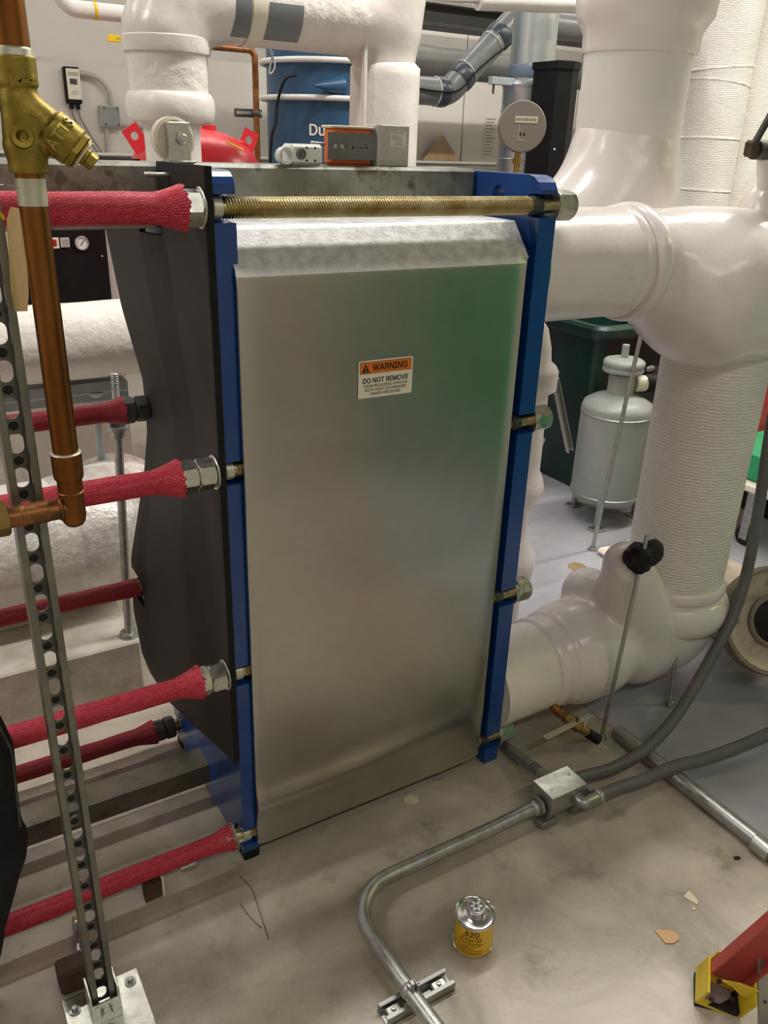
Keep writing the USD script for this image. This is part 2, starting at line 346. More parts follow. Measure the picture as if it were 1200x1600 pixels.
# ================================================================ THE SETTING
fl = thing('floor', None, None, kind='structure')
part(fl, 'concrete_slab', bx(-4, 8, -3.2, 5.0, -.12, 0), 'concrete', smooth=False)
part(fl, 'painted_area', bx(1.69, 8, -3.2, 5.0, -.02, .0025), 'grey_floor_paint', smooth=False, label='grey painted floor with a glossy worn coat')
wb = thing('wall_back', None, None, kind='structure')
part(wb, 'backing', bx(-4.2, 8.2, 5.03, 5.2, 0, 4), 'wall_panel', smooth=False)
for i in range(12):
    x0 = -3.4+i-.0; part(wb, 'panel', bx(x0+.004, x0+.996, 4.985, 5.03, 0, 4, .006), 'wall_panel', smooth=False)
single('wall_left', bx(-4.2, -4, -3.2, 5.03, 0, 4), 'wall_panel', None, None, kind='structure', smooth=False)
single('wall_right', bx(8, 8.2, -3.2, 5.03, 0, 4), 'wall_panel', None, None, kind='structure', smooth=False)
single('wall_front', bx(-4.2, 8.2, -3.4, -3.2, 0, 4), 'wall_panel', None, None, kind='structure', smooth=False)
single('ceiling', bx(-4.2, 8.2, -3.4, 5.2, 4, 4.15), 'ceiling', None, None, kind='structure', smooth=False)
tr = thing('trim_1', None, None, kind='structure')
part(tr, 'ledge', bx(-4, 8, 4.90, 4.985, 1.49, 1.505, .003), 'white_trim', smooth=False)
part(tr, 'ledge_face', bx(-4, 8, 4.92, 4.985, 1.40, 1.49), 'wall_trim', smooth=False)

# ================================================================ HEAT EXCHANGER
BZ = (1.489, 1.006, .5355, .072)          # heights of the tie bars
YF, YR = 1.452, 1.920                     # their planes, front and rear
hx = thing('heat_exchanger', 'large plate heat exchanger with blue end plates, bare metal shroud and red netted tie bars', 'heat exchanger', (.9, 1.68, 0))
def end_plate(z0, z1, rc, beam=None, hole=None):
    P = sbox(1.430, z0, 1.942, z1)
    if rc: P = P.buffer(-rc).buffer(rc, quad_segs=4).union(sbox(1.43, z0, 1.942, z0+.2))
    for z in BZ:
        s = .0235
        P = P.difference(sbox(1.40, z-s, YF+.005, z+s).union(Point(YF+.005, z).buffer(s))).difference(sbox(YR-.005, z-s, 2.0, z+s).union(Point(YR-.005, z).buffer(s)))
    if beam: P = P.difference(sbox(*beam))
    if hole: P = P.difference(Point(hole[0], hole[1]).buffer(hole[2]))
    return max(P.geoms, key=lambda g: g.area) if hasattr(P, 'geoms') else P
pp = part(hx, 'pressure_plate', prism(end_plate(.03, 1.550, .035, (1.655, 1.43, 1.775, 1.7)), (.524, 0, 0), Y, Z, X, .041), 'blue_paint', smooth=False, label='blue pressure plate edge behind the black sheet')
part(hx, 'foot', bx(.526, .566, 1.432, 1.47, 0, .03, .003), 'black', label='black rubber foot under the left plate')
part(hx, 'foot', bx(.526, .566, 1.90, 1.94, 0, .03, .003), 'black', label='black rubber foot under the left plate')
part(hx, 'frame_plate', prism(end_plate(.0, 1.549, .046, None, (1.575, 1.503, .021)), (1.247, 0, 0), Y, Z, X, .047), 'blue_paint', smooth=False, label='blue fixed frame plate at the piped end')
# black insulation sheet: its rear edge bends out and in
zr = np.array([.216, .318, .461, .61, .83, .992, 1.072, 1.239, 1.407, 1.556]); xr = np.array([.477, .453, .442, .45, .502, .527, .518, .4855, .467, .468])
gy = np.unique(np.concatenate([np.linspace(1.43, 1.95, 27), [1.655, 1.765]])); gz = np.linspace(0, 1, 60)
SV, SF = [], []
for yv in gy:
    s = (yv-1.43)/.52; z0 = np.interp(s, [0, .5, .85, 1], [.31, .245, .205, .25])
    for q in gz:
        z = z0 + (1.556-z0)*q; x = .511 + (min(np.interp(z, zr, xr), .519)-.511)*s**1.6; SV.append((x, yv, z))
nz = len(gz); SV = np.array(SV); ny = len(gy)
for i in range(ny-1):
    for j in range(nz-1):
        if 1.655-1e-6 <= gy[i] and gy[i+1] <= 1.765+1e-6 and SV[i*nz+j+1, 2] > 1.43: continue
        c = SV[[i*nz+j, (i+1)*nz+j+1]].mean(0)
        if any(abs(c[1]-YR) < .03 and abs(c[2]-z) < .035 for z in (BZ[2],)): continue
        SF += [(i*nz+j, i*nz+j+1, (i+1)*nz+j+1), (i*nz+j, (i+1)*nz+j+1, (i+1)*nz+j)]
SF = np.array(SF); outer = trimesh.Trimesh(SV, SF, process=False)
N = len(SV); E = np.sort(np.vstack([SF[:, [0, 1]], SF[:, [1, 2]], SF[:, [2, 0]]]), 1); raw = np.vstack([SF[:, [0, 1]], SF[:, [1, 2]], SF[:, [2, 0]]])
_, inv, ct = np.unique(E, axis=0, return_inverse=True, return_counts=True); bd = raw[ct[inv] == 1]
th = np.array([.012, 0, 0])
fo = part(hx, 'insulation_sheet', trimesh.Trimesh(np.vstack([SV, SV+th]), np.vstack([SF, SF[:, ::-1]+N]), process=False), 'foam_sheet', smooth=30, label='black foam insulation sheet with a wavy rear edge')
rim = trimesh.Trimesh(np.vstack([SV, SV+th]), np.vstack([np.stack([bd[:, 1], bd[:, 0], bd[:, 0]+N], 1), np.stack([bd[:, 1], bd[:, 0]+N, bd[:, 1]+N], 1)]), process=False); rim.remove_unreferenced_vertices()
part(fo, 'cut_edge', cat(rim, wobble(bx(.5105, .5235, 1.4265, 1.432, .312, 1.556), .0012, 60)), 'foam_edge', smooth=False)
part(hx, 'plate_pack', cat(*[bx(x, x+.007, 1.485, 1.888, .10, 1.42) for x in np.arange(.568, 1.24, .0115)]), 'dark_steel', smooth=False, kind='stuff', label='stack of thin heat exchange plates under the shroud')
# shroud: bent sheet, front, sloped top, return
prof = [(1.645, 1.4575), (1.56, 1.4572), (1.482, 1.4565), (1.478, 1.4545)] + [(1.478-(.060)*t, 1.4545-.072*t) for t in np.linspace(.08, .93, 9)] + [(1.4172, 1.3795), (1.4155, 1.376), (1.415, 1.371)] + [(1.415, z) for z in np.linspace(1.355, .05, 66)]
xs_ = np.concatenate([[.556, .5575], np.linspace(.565, 1.214, 44), [1.2205, 1.222]])
def shroud_pt(x, y, z):
    s = (x-.556)/.666
    if y > 1.4152 or z > 1.37: return (x, y + (.010*max(0, (s-.93)/.07)**2 + .004*max(0, (.05-s)/.05)**2)*(1 if z > 1.36 and y < 1.4185 else 0), z)
    e = math.sin(math.pi*min(max(s, 0), 1))**.5
    d = .0035*(meshkit.fbm(np.array([x*3.1+4, z*2.3, 1.7]), 3, 5)-.5)*e*min(1, (1.37-z)*6)
    zc = .175 + .03*s*s; low = zc-z
    d += -.012*math.exp(-((z-zc)/.034)**2)*math.exp(-((s-.28)/.5)**2) + (.016*low if low > 0 else 0)
    d += -.005*math.exp(-((z-.66)/.09)**2)*e - .003*math.exp(-((z-.95)/.08)**2-((s-.25)/.4)**2)
    edge = (.0035 if (s < .001 or s > .999) else 0) + .010*max(0, (s-.93)/.07)**2 + .004*max(0, (.05-s)/.05)**2
    lab = math.exp(-(((x-.868)/.09)**2+((z-1.165)/.07)**2)*1.2)
    return (x, 1.415 + d*(1-lab) + edge, z)
V = np.array([shroud_pt(x, y, z) for x in xs_ for y, z in prof]); n = len(prof); F = []
for i in range(len(xs_)-1):
    for j in range(n-1): F += [(i*n+j, i*n+j+1, (i+1)*n+j+1), (i*n+j, (i+1)*n+j+1, (i+1)*n+j)]
F = np.array(F)
def shell(V, F, t):
    m = trimesh.Trimesh(V, F, process=False); nn = m.vertex_normals
    E = np.vstack([F[:, [0, 1]], F[:, [1, 2]], F[:, [2, 0]]]); _, inv, c = np.unique(np.sort(E, 1), axis=0, return_inverse=True, return_counts=True); b = E[c[inv] == 1]; N = len(V)
    return trimesh.Trimesh(np.vstack([V, V-nn*t]), np.vstack([F, F[:, ::-1]+N, np.stack([b[:, 1], b[:, 0], b[:, 0]+N], 1), np.stack([b[:, 1], b[:, 0]+N, b[:, 1]+N], 1)]), process=False)
isf = (V[F][:, :, 2].mean(1) < 1.3765)
if trimesh.Trimesh(V, F, process=False).face_normals[isf][:, 1].mean() > 0: F = F[:, ::-1]
def sub(V, F, t):
    m = shell(V, F, t); m.remove_unreferenced_vertices(); return m
sh = part(hx, 'shroud', sub(V, F[isf], .0012), 'shroud_metal', smooth=25, label='bare aluminium splash shroud over the plate pack')
part(sh, 'sloped_top', sub(V, F[~isf], .0012), 'shroud_top', smooth=25, label='sloping bright top edge of the shroud')
# warning label
lx0, lx1, lz0, lz1, ly = .8035, .932, 1.1265, 1.2035, 1.4135
lb = part(sh, 'warning_label', prism(sbox(lx0, lz0, lx1, lz1).buffer(-.004).buffer(.004), (0, ly, 0), X, Z, -Y, .0008), 'label_white', smooth=False, label='white and orange WARNING sticker')
_lt = [(lx0+.0035, lx1-.0035, 1.1765, 1.2005)]
USED_LABEL = '/World/'
def lpart(name, mesh, m): part(hx, name, mesh, m, smooth=False)
x0, x1, z0, z1 = _lt[0]
lpart('label_border', bx(x0, x1, ly-.0012, ly-.0007, z0, z1), 'ink'); lpart('label_band', bx(x0+.0007, x1-.0007, ly-.0016, ly-.0011, z0+.0007, z1-.0007), 'label_orange')
cxl = (lx0+lx1)/2; fy = ly-.0016
def fit(text, w, x, z, h, bold=False, y=fy):
    m = letters(text, h, (x, y, z), X, Z, .0005, bold, True); s = w/(m.bounds[1][0]-m.bounds[0][0]); m.vertices[:, 0] = x+(m.vertices[:, 0]-x)*s; return m
tri = Polygon([(x0+.004, z0+.003), (x0+.0215, z0+.003), (x0+.01275, z1-.0035)])
lpart('label_text', cat(prism(tri, (0, fy, 0), X, Z, -Y, .0005), fit('WARNING', .083, x0+.07, z0+.0062, .0125, True), fit('DO NOT REMOVE', .107, cxl, 1.1575, .0098, True, ly-.0008),
    fit('OSHA REQUIRED SHROUD', .105, cxl, 1.1485, .0056, False, ly-.0008), fit('WITH HEAT EXCHANGER', .098, cxl, 1.1402, .0056, False, ly-.0008), fit('UNDER PRESSURE', .072, cxl, 1.1319, .0056, False, ly-.0008)), 'ink')
lpart('label_mark', cat(letters('!', .0095, (x0+.01275, fy-.0005, z0+.0045), X, Z, .0004, True, True)), 'label_orange')
# top carrying beam and lower guide bar
cb = part(hx, 'carrying_beam', bx(-1.1, 1.247, 1.662, 1.764, 1.452, 1.5535, .007), 'galv_beam', label='bare galvanised top carrying beam')
part(cb, 'bottom_rail', bx(-1.1, .49, 1.652, 1.774, 1.437, 1.4445, .002), 'galv_beam')
part(hx, 'guide_bar', prism(Polygon([(1.655, .072), (1.73, .072), (1.73, .128), (1.722, .128), (1.722, .08), (1.663, .08), (1.663, .128), (1.655, .128)]).union(sbox(1.655, .12, 1.73, .128)), (-1.1, 0, 0), Y, Z, X, 1.624), 'bar_steel', smooth=False, label='lower galvanised guide bar')
part(hx, 'support_column', cat(bx(-1.16, -1.1, 1.60, 1.83, 0, 1.6, .004), bx(-1.25, -1.02, 1.5, 1.93, 0, .012, .002)), 'blue_paint', smooth=False)
# tie bars
def thread(x0, x1, y, z, r, pitch=.0055, seg=28):
    k = int((x1-x0)/pitch); pr = [(0, 0)]
    for i in range(k):
        h = i*pitch; pr += [(r-.0027, h), (r-.0026, h+pitch*.12), (r, h+pitch*.48), (r-.0002, h+pitch*.62)]
    pr += [(r-.0027, k*pitch), (0, k*pitch)]; m = lathe(pr, (x0, y, z), X, seg)
    a = np.arctan2(m.vertices[:, 2]-z, m.vertices[:, 1]-y); m.vertices[:, 0] += pitch*a/(2*np.pi); return m
def sleeve(xe, y, z, r, x0, seed, flare=.036):
    """Stretched protective netting: frayed and flared where it is pulled over the nut. Returns mesh and uv (along, around)."""
    L = xe-x0; h = np.concatenate([np.arange(0, L-.06, .006), np.linspace(L-.056, L, 16)]); n = 60; k = len(h)
    u = np.clip((h-(L-.052))/.052, 0, 1); rr = r + (flare-r)*(u**1.3)*(1-.0*u)
    a = np.linspace(0, 2*np.pi, n+1); ha, aa = np.meshgrid(h, a, indexing='ij'); ra = np.repeat(rr[:, None], n+1, 1)
    nz = meshkit.noise(np.stack([ha*18, np.cos(aa)*1.3+5, np.sin(aa)*1.3+seed], -1), seed)-.5
    ra = ra + .0022*nz*(1+2*np.repeat(u[:, None], n+1, 1)) + .00025*np.where((np.arange(k)[:, None]+np.arange(n+1)[None, :]) % 2 == 0, 1, -1)
    jag = np.array([.010*(rng.random()-.35)*(1 if q % 2 else -.6) for q in range(n)]); jag = np.append(jag, jag[0]); xa = x0+ha; xa[-1] += jag; xa[-2] += jag*.4
    V = np.stack([xa, y+ra*np.cos(aa), z+ra*np.sin(aa)], -1).reshape(-1, 3); ra2 = ra-.0011
    V2 = np.stack([xa, y+ra2*np.cos(aa), z+ra2*np.sin(aa)], -1).reshape(-1, 3)
    q = (np.arange(k-1)[:, None]*(n+1)+np.arange(n)[None, :]).ravel(); F = np.vstack([np.stack([q, q+1, q+n+2], 1), np.stack([q, q+n+2, q+n+1], 1)])[:, ::-1]
    e = (k-1)*(n+1)+np.arange(n); N = len(V); E = np.vstack([np.stack([e, e+1, e+1+N], 1), np.stack([e, e+1+N, e+N], 1)])
    uv = np.stack([ha, aa*.0226], -1).reshape(-1, 2)
    return trimesh.Trimesh(np.vstack([V, V2]), np.vstack([F, F[:, ::-1]+N, E]), process=False), np.vstack([uv, uv])
def washer(x, y, z, r=.033, t=.004): return rod((x, y, z), (x+t, y, z), r, 36)
for i, z in enumerate(BZ):
    tb = part(hx, 'tie_bar', rod((-.75, YF, z), (1.36, YF, z), .0155, 24), 'yellow_zinc', label='zinc plated tie bar in red netting')
    for ta, tb2 in (((.548, 1.235),) if i == 0 else ((.548, .62), (1.17, 1.235))): part(tb, 'threaded_rod', thread(ta, tb2, YF, z, .0188), 'yellow_zinc', smooth=50, label='gold zinc plated threaded rod')
    part(tb, 'bushing', rod((.527, YF, z), (.545, YF, z), .0195, 32), 'solder'); part(tb, 'collar', rod((1.238, YF, z), (1.262, YF, z), .0195, 32), 'dark_steel')
    nx = (.470, .440, .447, .476)[i]
    if i == 0:
        part(tb, 'nut', hexnut((.468, YF, z), X, .056, .040, 0, 8), 'zinc'); ex = .478
    elif i < 3:
        part(tb, 'nut', hexnut((.476-.004, YF, z), X, .056, .034, 0, 8+11*i), 'zinc'); part(tb, 'nut', hexnut((.437, YF, z), X, .056, .034, 0, 25-9*i), 'zinc' if i == 1 else 'solder'); ex = .437+(.002 if i == 1 else .016)
    else:
        part(tb, 'nut', hexnut((.484, YF, z), X, .052, .026, 0, 20), 'solder'); part(tb, 'stud_end', cat(rod((.505, YF-.004, z-.008), (.548, YF-.004, z-.008), .014, 6)), 'solder'); ex = .500
    part(tb, 'washer', washer(.5065, YF, z, .0345), 'zinc')
    sm, suv = sleeve(ex, YF, z, (.0262, .0228, .0225, .0215)[i], -.74, 3+i, (.040, .037, .036, .032)[i]); part(tb, 'sleeve', sm, 'red_sleeve', smooth=True, label='red plastic protective netting', uv=suv)
    part(tb, 'washer', washer(1.2945, YF, z, .034, .005), 'zinc'); part(tb, 'washer', washer(1.3005, YF, z, .031, .005), 'zinc'); part(tb, 'nut', hexnut((1.306, YF, z), X, .056, .044, 0, 14+17*i), 'zinc')
for i, z in enumerate(BZ[1:], 1):
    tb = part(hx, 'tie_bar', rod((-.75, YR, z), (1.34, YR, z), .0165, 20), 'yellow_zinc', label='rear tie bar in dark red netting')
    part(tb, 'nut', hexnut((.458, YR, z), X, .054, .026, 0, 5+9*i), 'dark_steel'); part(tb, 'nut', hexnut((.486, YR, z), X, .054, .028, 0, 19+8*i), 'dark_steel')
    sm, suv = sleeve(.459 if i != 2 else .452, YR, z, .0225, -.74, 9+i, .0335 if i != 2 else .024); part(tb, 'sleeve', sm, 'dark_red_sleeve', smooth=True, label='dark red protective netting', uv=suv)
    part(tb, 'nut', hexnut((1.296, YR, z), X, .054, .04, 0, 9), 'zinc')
# roller on the beam
rl = part(hx, 'roller', lathe([(0, 0), (.034, 0), (.0395, .004), (.0395, .026), (.034, .030), (0, .030)], (.549, 1.716, 1.594), -Y, 48), 'nylon', label='off-white nylon guide roller')
part(rl, 'roller_bracket', cat(bx(.531, .572, 1.666, 1.671, 1.5535, 1.624, .0015), bx(.531, .5355, 1.671, 1.70, 1.5535, 1.624, .001), bx(.526, .578, 1.655, 1.70, 1.5535, 1.5575, .001)), 'zinc', smooth=False)
part(rl, 'bolt', cat(hexnut((.556, 1.666, 1.596), -Y, .021, .009, 0, 10), rod((.556, 1.69, 1.596), (.556, 1.655, 1.596), .0075, 20)), 'zinc')
part(hx, 'pin', rod((.46, 1.60, 1.535), (.512, 1.60, 1.535), .0042, 14), 'zinc', label='small plated pin beside the beam')

# ================================================================ WHITE INSULATED PIPEWORK ON THE RIGHT
rp = thing('insulated_riser', 'white insulated pipe looping from the upper to the lower right nozzle, with bulging elbows', 'pipe', (2.05, 1.53, 0))
part(rp, 'upper_branch', pipe((1.296, 1.56, 1.345), (1.66, 1.56, 1.345), .131, .0025, 1), 'insulation_gloss', smooth=60)
part(rp, 'upper_gasket', ring((1.318, 1.56, 1.345), X, .112, .014, .03), 'black', label='dark flange gap behind the blue plate')
part(rp, 'upper_band', cat(ring((1.655, 1.557, 1.343), X, .134, .012, .05), ring((1.615, 1.56, 1.345), X, .128, .008, .03)), 'insulation_gloss', smooth=60)
eb = blob([s_cone((1.66, 1.56, 1.34), (1.80, 1.55, 1.325), .134, .15), s_cone((1.905, 1.49, 1.275), (2.6, 1.42, 1.28), .204, .20)], .05, (1.5, 1.18, 1.02), (2.85, 1.80, 1.55), .0115, .010, 4)
part(rp, 'upper_header', pipe((2.56, 1.423, 1.28), (7.98, .95, 1.28), .195, .002, 3), 'insulation_gloss', smooth=60)
part(rp, 'upper_elbow', eb, 'insulation_gloss', smooth=180, label='large bulbous white elbow cover')
nb = blob([s_cone((2.045, 1.46, 1.40), (2.045, 1.46, 1.475), .072, .068), s_cone((2.045, 1.46, 1.3), (2.045, 1.46, 1.4), .09, .072)], .05, (1.95, 1.35, 1.2), (2.18, 1.57, 1.57), .008, .006, 5)
part(rp, 'vent_cover', nb, 'insulation_gloss', smooth=180, label='rounded insulated stub on the elbow top')
part(rp, 'vent_neck', rod((2.02, 1.455, 1.53), (1.995, 1.455, 1.60), .024, 24), 'insulation_dull')
vv = part(rp, 'vent_valve', cat(rod((1.935, 1.45, 1.616), (2.16, 1.45, 1.616), .0215, 28), lathe([(.012, 0), (.0235, 0), (.0235, .02), (.0215, .02)], (1.934, 1.45, 1.616), X, 28)), 'dark_steel', label='dark steel vent valve stub')
part(vv, 'valve_stem', cat(rod((1.915, 1.447, 1.613), (1.937, 1.447, 1.613), .014, 20), bx(1.905, 1.93, 1.43, 1.462, 1.598, 1.636, .006)), 'wood_dark'); part(vv, 'lever', tube([(1.915, 1.44, 1.625), (1.935, 1.425, 1.69), (1.975, 1.41, 1.80)], .0085, 12), 'dark_steel')
part(rp, 'riser', wobble(lathe([(.150, z) for z in np.linspace(.33, 1.16, 40)], (2.05, 1.53, 0), Z, 64), .003, 9, 2), 'insulation_ribbed', smooth=60, label='ribbed white canvas jacket of the riser')
lw = blob([s_cone((1.56, 1.53, .20), (2.0, 1.53, .19), .132, .14), s_cone((1.635, 1.53, .20), (1.70, 1.53, .198), .160, .158), s_cone((1.79, 1.60, .25), (1.752, 1.605, .335), .115, .08), s_cone((1.90, 1.525, .215), (1.698, 1.425, .53), .140, .068), s_cone((2.05, 1.53, .33), (2.05, 1.53, .20), .152, .15), s_cone((2.02, 1.52, .165), (1.90, 1.515, .15), .132, .124)], .024, (1.4, 1.28, -.02), (2.3, 1.85, .68), .0085, .004, 6)
lw.vertices[:, 2] = np.maximum(lw.vertices[:, 2], .012)
part(rp, 'lower_fitting', lw, 'insulation_gloss', smooth=180, label='smooth white strainer body with bulging cover')
part(rp, 'lower_bulge', cat(lathe([(.12, -.06)] + [(.148+.038*math.sin(a)**.85, -.056+.112*(1-math.cos(a))/2) for a in np.linspace(0, np.pi, 14)] + [(.12, .06)], (2.05, 1.53, .272), Z, 64)), 'insulation_gloss', smooth=60)
part(rp, 'riser_band', ring((2.05, 1.53, .352), Z, .152, .012, .042, 64), 'insulation_gloss')
part(rp, 'lower_branch', wobble(pipe((1.296, 1.53, .195), (1.56, 1.53, .20), .130, 0), .004, 8, 8), 'insulation_ribbed_x', smooth=60, label='creased cream canvas jacket of the lower branch')
part(rp, 'lower_band', cat(ring((1.505, 1.53, .198), X, .131, .009, .04), ring((1.565, 1.53, .2), X, .133, .013, .05)), 'insulation_gloss')
part(rp, 'lower_gasket', ring((1.316, 1.53, .195), X, .112, .014, .03), 'black')
lp = part(rp, 'wrapped_plug', wobble(trimesh.Trimesh(*[np.array(q) for q in (lambda m: (m.vertices*[.047, .042, .044]+[1.678, 1.370, .585], m.faces))(trimesh.creation.icosphere(4))], process=False), .014, 26, 4), 'black', smooth=40, label='black taped plug on the strainer branch')
part(lp, 'tape_fold', wobble(trimesh.Trimesh(*(lambda m: (m.vertices*[.030, .03, .036]+[1.716, 1.362, .592], m.faces))(trimesh.creation.icosphere(3)), process=False), .01, 30, 6), 'rubber', smooth=40)
dv = part(rp, 'drain_pipe', cat(rod((1.478, 1.425, .125), (1.508, 1.392, .093), .013, 18), rod((1.490, 1.41, .112), (1.5, 1.40, .10), .0165, 18)), 'copper_old', label='old copper drain stub under the lower branch')
part(dv, 'drain_valve', cat(rod((1.505, 1.395, .095), (1.565, 1.338, .043), .0165, 18, .0135), rod((1.525, 1.376, .08), (1.54, 1.362, .066), .0205, 6)), 'brass_dark'); part(dv, 'outlet', rod((1.556, 1.347, .05), (1.583, 1.32, .03), .015, 18), 'black')
ml = bx(-.052, .052, -.0075, .0075, -.0012, .0012, .0006)
part(dv, 'lever_handle', cat(moved(moved(prism(sbox(-.092, -.0095, .092, .0095).difference(Point(-.08, 0).buffer(.003)), (0, 0, 0), X, Y, Z, .0024), -2, 'y'), 3, 'z', (1.492, 1.362, .086)), hexnut((1.562, 1.362, .088), Z, .013, .006), rod((1.545, 1.358, .058), (1.562, 1.362, .088), .007, 10)), 'solder', smooth=False)

bp = thing('insulated_rear_pipe', 'thick smooth white pipe rising behind the blue frame plate to the top edge', 'pipe', (1.88, 1.83, 1.3))
part(bp, 'pipe_jacket', wobble(lathe([(.142, z) for z in np.linspace(1.60, 1.87, 12)], (1.885, 1.83, 0), Z, 64), .0015, 6, 3), 'insulation_dull', smooth=60)
part(bp, 'upper_fitting', wobble(lathe([(.10, 1.835), (.149, 1.838), (.153, 1.85), (.154, 1.885), (.162, 1.90), (.178, 1.925), (.182, 1.96), (.182, 2.3), (0, 2.3)], (1.887, 1.83, 0), Z, 64), .002, 8, 4), 'insulation_gloss', smooth=50)
lf = blob([s_cone((1.88, 1.83, 1.60), (1.88, 1.83, 1.50), .147, .155), s_cone((1.87, 1.83, 1.48), (1.70, 1.83, 1.34), .166, .16), s_cone((1.70, 1.83, 1.34), (1.5, 1.83, 1.34), .15, .135)], .05, (1.3, 1.6, 1.1), (2.15, 2.06, 1.78), .012, .005, 8)
part(bp, 'lower_elbow', lf, 'insulation_gloss', smooth=180, label='wide flared elbow into the upper rear nozzle')
part(bp, 'nozzle_branch', pipe((1.296, 1.83, 1.34), (1.5, 1.83, 1.34), .128), 'insulation_gloss', smooth=60)

wv = thing('white_valve_pipe', 'slim white pipe column with flared collars directly behind the blue frame plate', 'pipe', (1.66, 1.97, 0))
part(wv, 'column', wobble(lathe([(0, 0), (.085, 0), (.085, .18), (.118, .26), (.122, .30), (.118, .34), (.085, .39), (.082, .5), (.118, .56), (.122, .585), (.112, .62)] + [(.102, z) for z in np.linspace(.64, .90, 9)] + [(.124, .915), (.126, .97), (.118, .985), (.1, 1.0), (.096, 1.04), (.08, 1.10), (.05, 1.14), (.0, 1.15)], (1.69, 1.965, 0), Z, 48), .002, 9, 3), 'insulation_white', smooth=50)
tv = part(wv, 'tee_handle', cat(rod((1.72, 1.96, .695), (1.845, 1.985, .695), .006, 12), rod((1.74, 2.02, .745), (1.835, 1.99, .705), .006, 12), rod((1.832, 1.98, .69), (1.85, 1.99, .71), .0095, 12)), 'galvanised', label='small steel valve handle')
part(wv, 'lever_arm', cat(tube([(1.97, 2.18, .885), (2.01, 2.16, .86)], .014, 12), moved(moved(cat(bx(-.013, .013, -.004, .0, -.155, .155), bx(-.013, -.009, -.016, 0, -.155, .155), bx(.009, .013, -.016, 0, -.155, .155)), -22, 'y'), 0, 'z', (2.075, 2.15, .715))), 'aluminium', smooth=False, label='bright channel shaped lever handle')
part(wv, 'lever_shaft', rod((1.73, 2.06, .90), (1.985, 2.17, .88), .011, 14), 'dark_steel')

p2 = thing('ribbed_canvas_pipe', 'tall ribbed white canvas pipe behind the big elbow at upper right', 'pipe', (4.58, 3.78, 0))
part(p2, 'jacket', wobble(lathe([(0, .0025)] + [(.185, z) for z in np.linspace(.0025, 3.9, 100)] + [(0, 3.9)], (4.585, 3.78, 0), Z, 64), .0045, 6, 12), 'insulation_ribbed', smooth=60)
for z, dx, dy in ((1.68, .03, .02), (1.98, .12, -.02), (2.06, -.07, .05), (1.39, .03, 0)): part(p2, 'wrap_edge', lathe([(.182, 0), (.1905, .003), (.1905, .010), (.182, .016)], (4.585, 3.78, z), np.array([dx, dy, 1.]), 64), 'insulation_ribbed', smooth=50)
p3 = thing('ribbed_canvas_pipe', 'ribbed white canvas pipe cut by the right frame edge, right of a taller neighbour', 'pipe', (4.97, 3.81, 0))
part(p3, 'jacket', wobble(lathe([(0, .0025)] + [(.175, z) for z in np.linspace(.0025, 3.9, 60)] + [(0, 3.9)], (4.98, 3.81, 0), Z, 64), .004, 6, 15), 'insulation_ribbed', smooth=60)

# pipe supports: thin galvanised rods standing on the floor
def stand(name, label, A, B, r, extra=None):
    t = thing(name, label, 'rod', (A[0], A[1], A[2])); part(t, 'rod', rod(A, B, r, 14), 'galvanised'); d = np.array(B)-np.array(A); d /= np.linalg.norm(d)
    part(t, 'foot_nut', cat(hexnut(np.array(A), d, r*3.4, .014), lathe([(0, 0), (r*2.6, 0), (r*2.6, .003), (0, .003)], A, Z, 20)), 'galvanised'); return t
stand('support_rod', 'thin steel rod standing in front of the white lower strainer', (1.626, 1.350, 0), (1.668, 1.350, .662), .0062)
stand('support_rod', 'short steel rod foot under the white strainer beside the curved grey conduit', (1.934, 1.365, .0025), (1.96, 1.40, .22), .007)
stand('support_rod', 'leaning bright steel rod in front of the grey tank', (2.505, 2.303, .0025), (2.56, 2.25, 1.16), .0085)

# ================================================================ GREY TANK, BIN, MOTOR
gt = thing('grey_tank', 'grey cylindrical steel tank with a clamped neck, on short legs', 'tank', (2.80, 2.55, 0))
g0 = (2.80, 2.55)
part(gt, 'shell', lathe([(0, .085), (.09, .088), (.14, .105), (.158, .13), (.160, .15)] + [(.160, z) for z in (.2, .3, .4, .5)] + [(.160, .545), (.152, .568), (.115, .592), (.075, .607), (.058, .612), (.058, .70), (0, .70)], (*g0, 0), Z, 56), 'tank_grey', smooth=40)
for z in (.145, .525): part(gt, 'weld_seam', lathe([(.158, -.004), (.1635, 0), (.158, .004)], (*g0, z), Z, 56), 'galvanised')
part(gt, 'neck_clamp', wobble(lathe([(.056, .705), (.088, .71), (.092, .72), (.086, .733), (.092, .742), (.090, .757), (.078, .766), (.03, .772), (0, .772)], (*g0, 0), Z, 40), .003, 26, 4), 'tank_grey', smooth=50)
part(gt, 'clamp_bolt', cat(rod((2.85, 2.46, .735), (2.90, 2.47, .735), .007, 12), hexnut((2.86, 2.455, .735), Y, .02, .012), hexnut((2.885, 2.462, .735), Y, .02, .012)), 'galvanised'); part(gt, 'top_plug', rod((2.795, 2.55, .77), (2.795, 2.55, .83), .016, 16), 'tank_grey')
for a in (200, 320, 80):
    lx, ly2 = g0[0]+.165*math.cos(math.radians(a+18)), g0[1]+.165*math.sin(math.radians(a+18)); part(gt, 'leg', cat(bx(lx-.011, lx+.011, ly2-.011, ly2+.011, .0025, .15, .002), bx(lx-.034, lx+.034, ly2-.03, ly2+.03, .0025, .012, .003)), 'galvanised', smooth=False)
part(gt, 'side_outlet', rod((2.85, 2.52, .655), (2.905, 2.505, .655), .036, 24), 'label_white'); part(gt, 'side_hose', tube(fillet([(2.90, 2.506, .655), (2.99, 2.48, .655), (3.05, 2.60, .66)], .05), .042, 20), 'black')

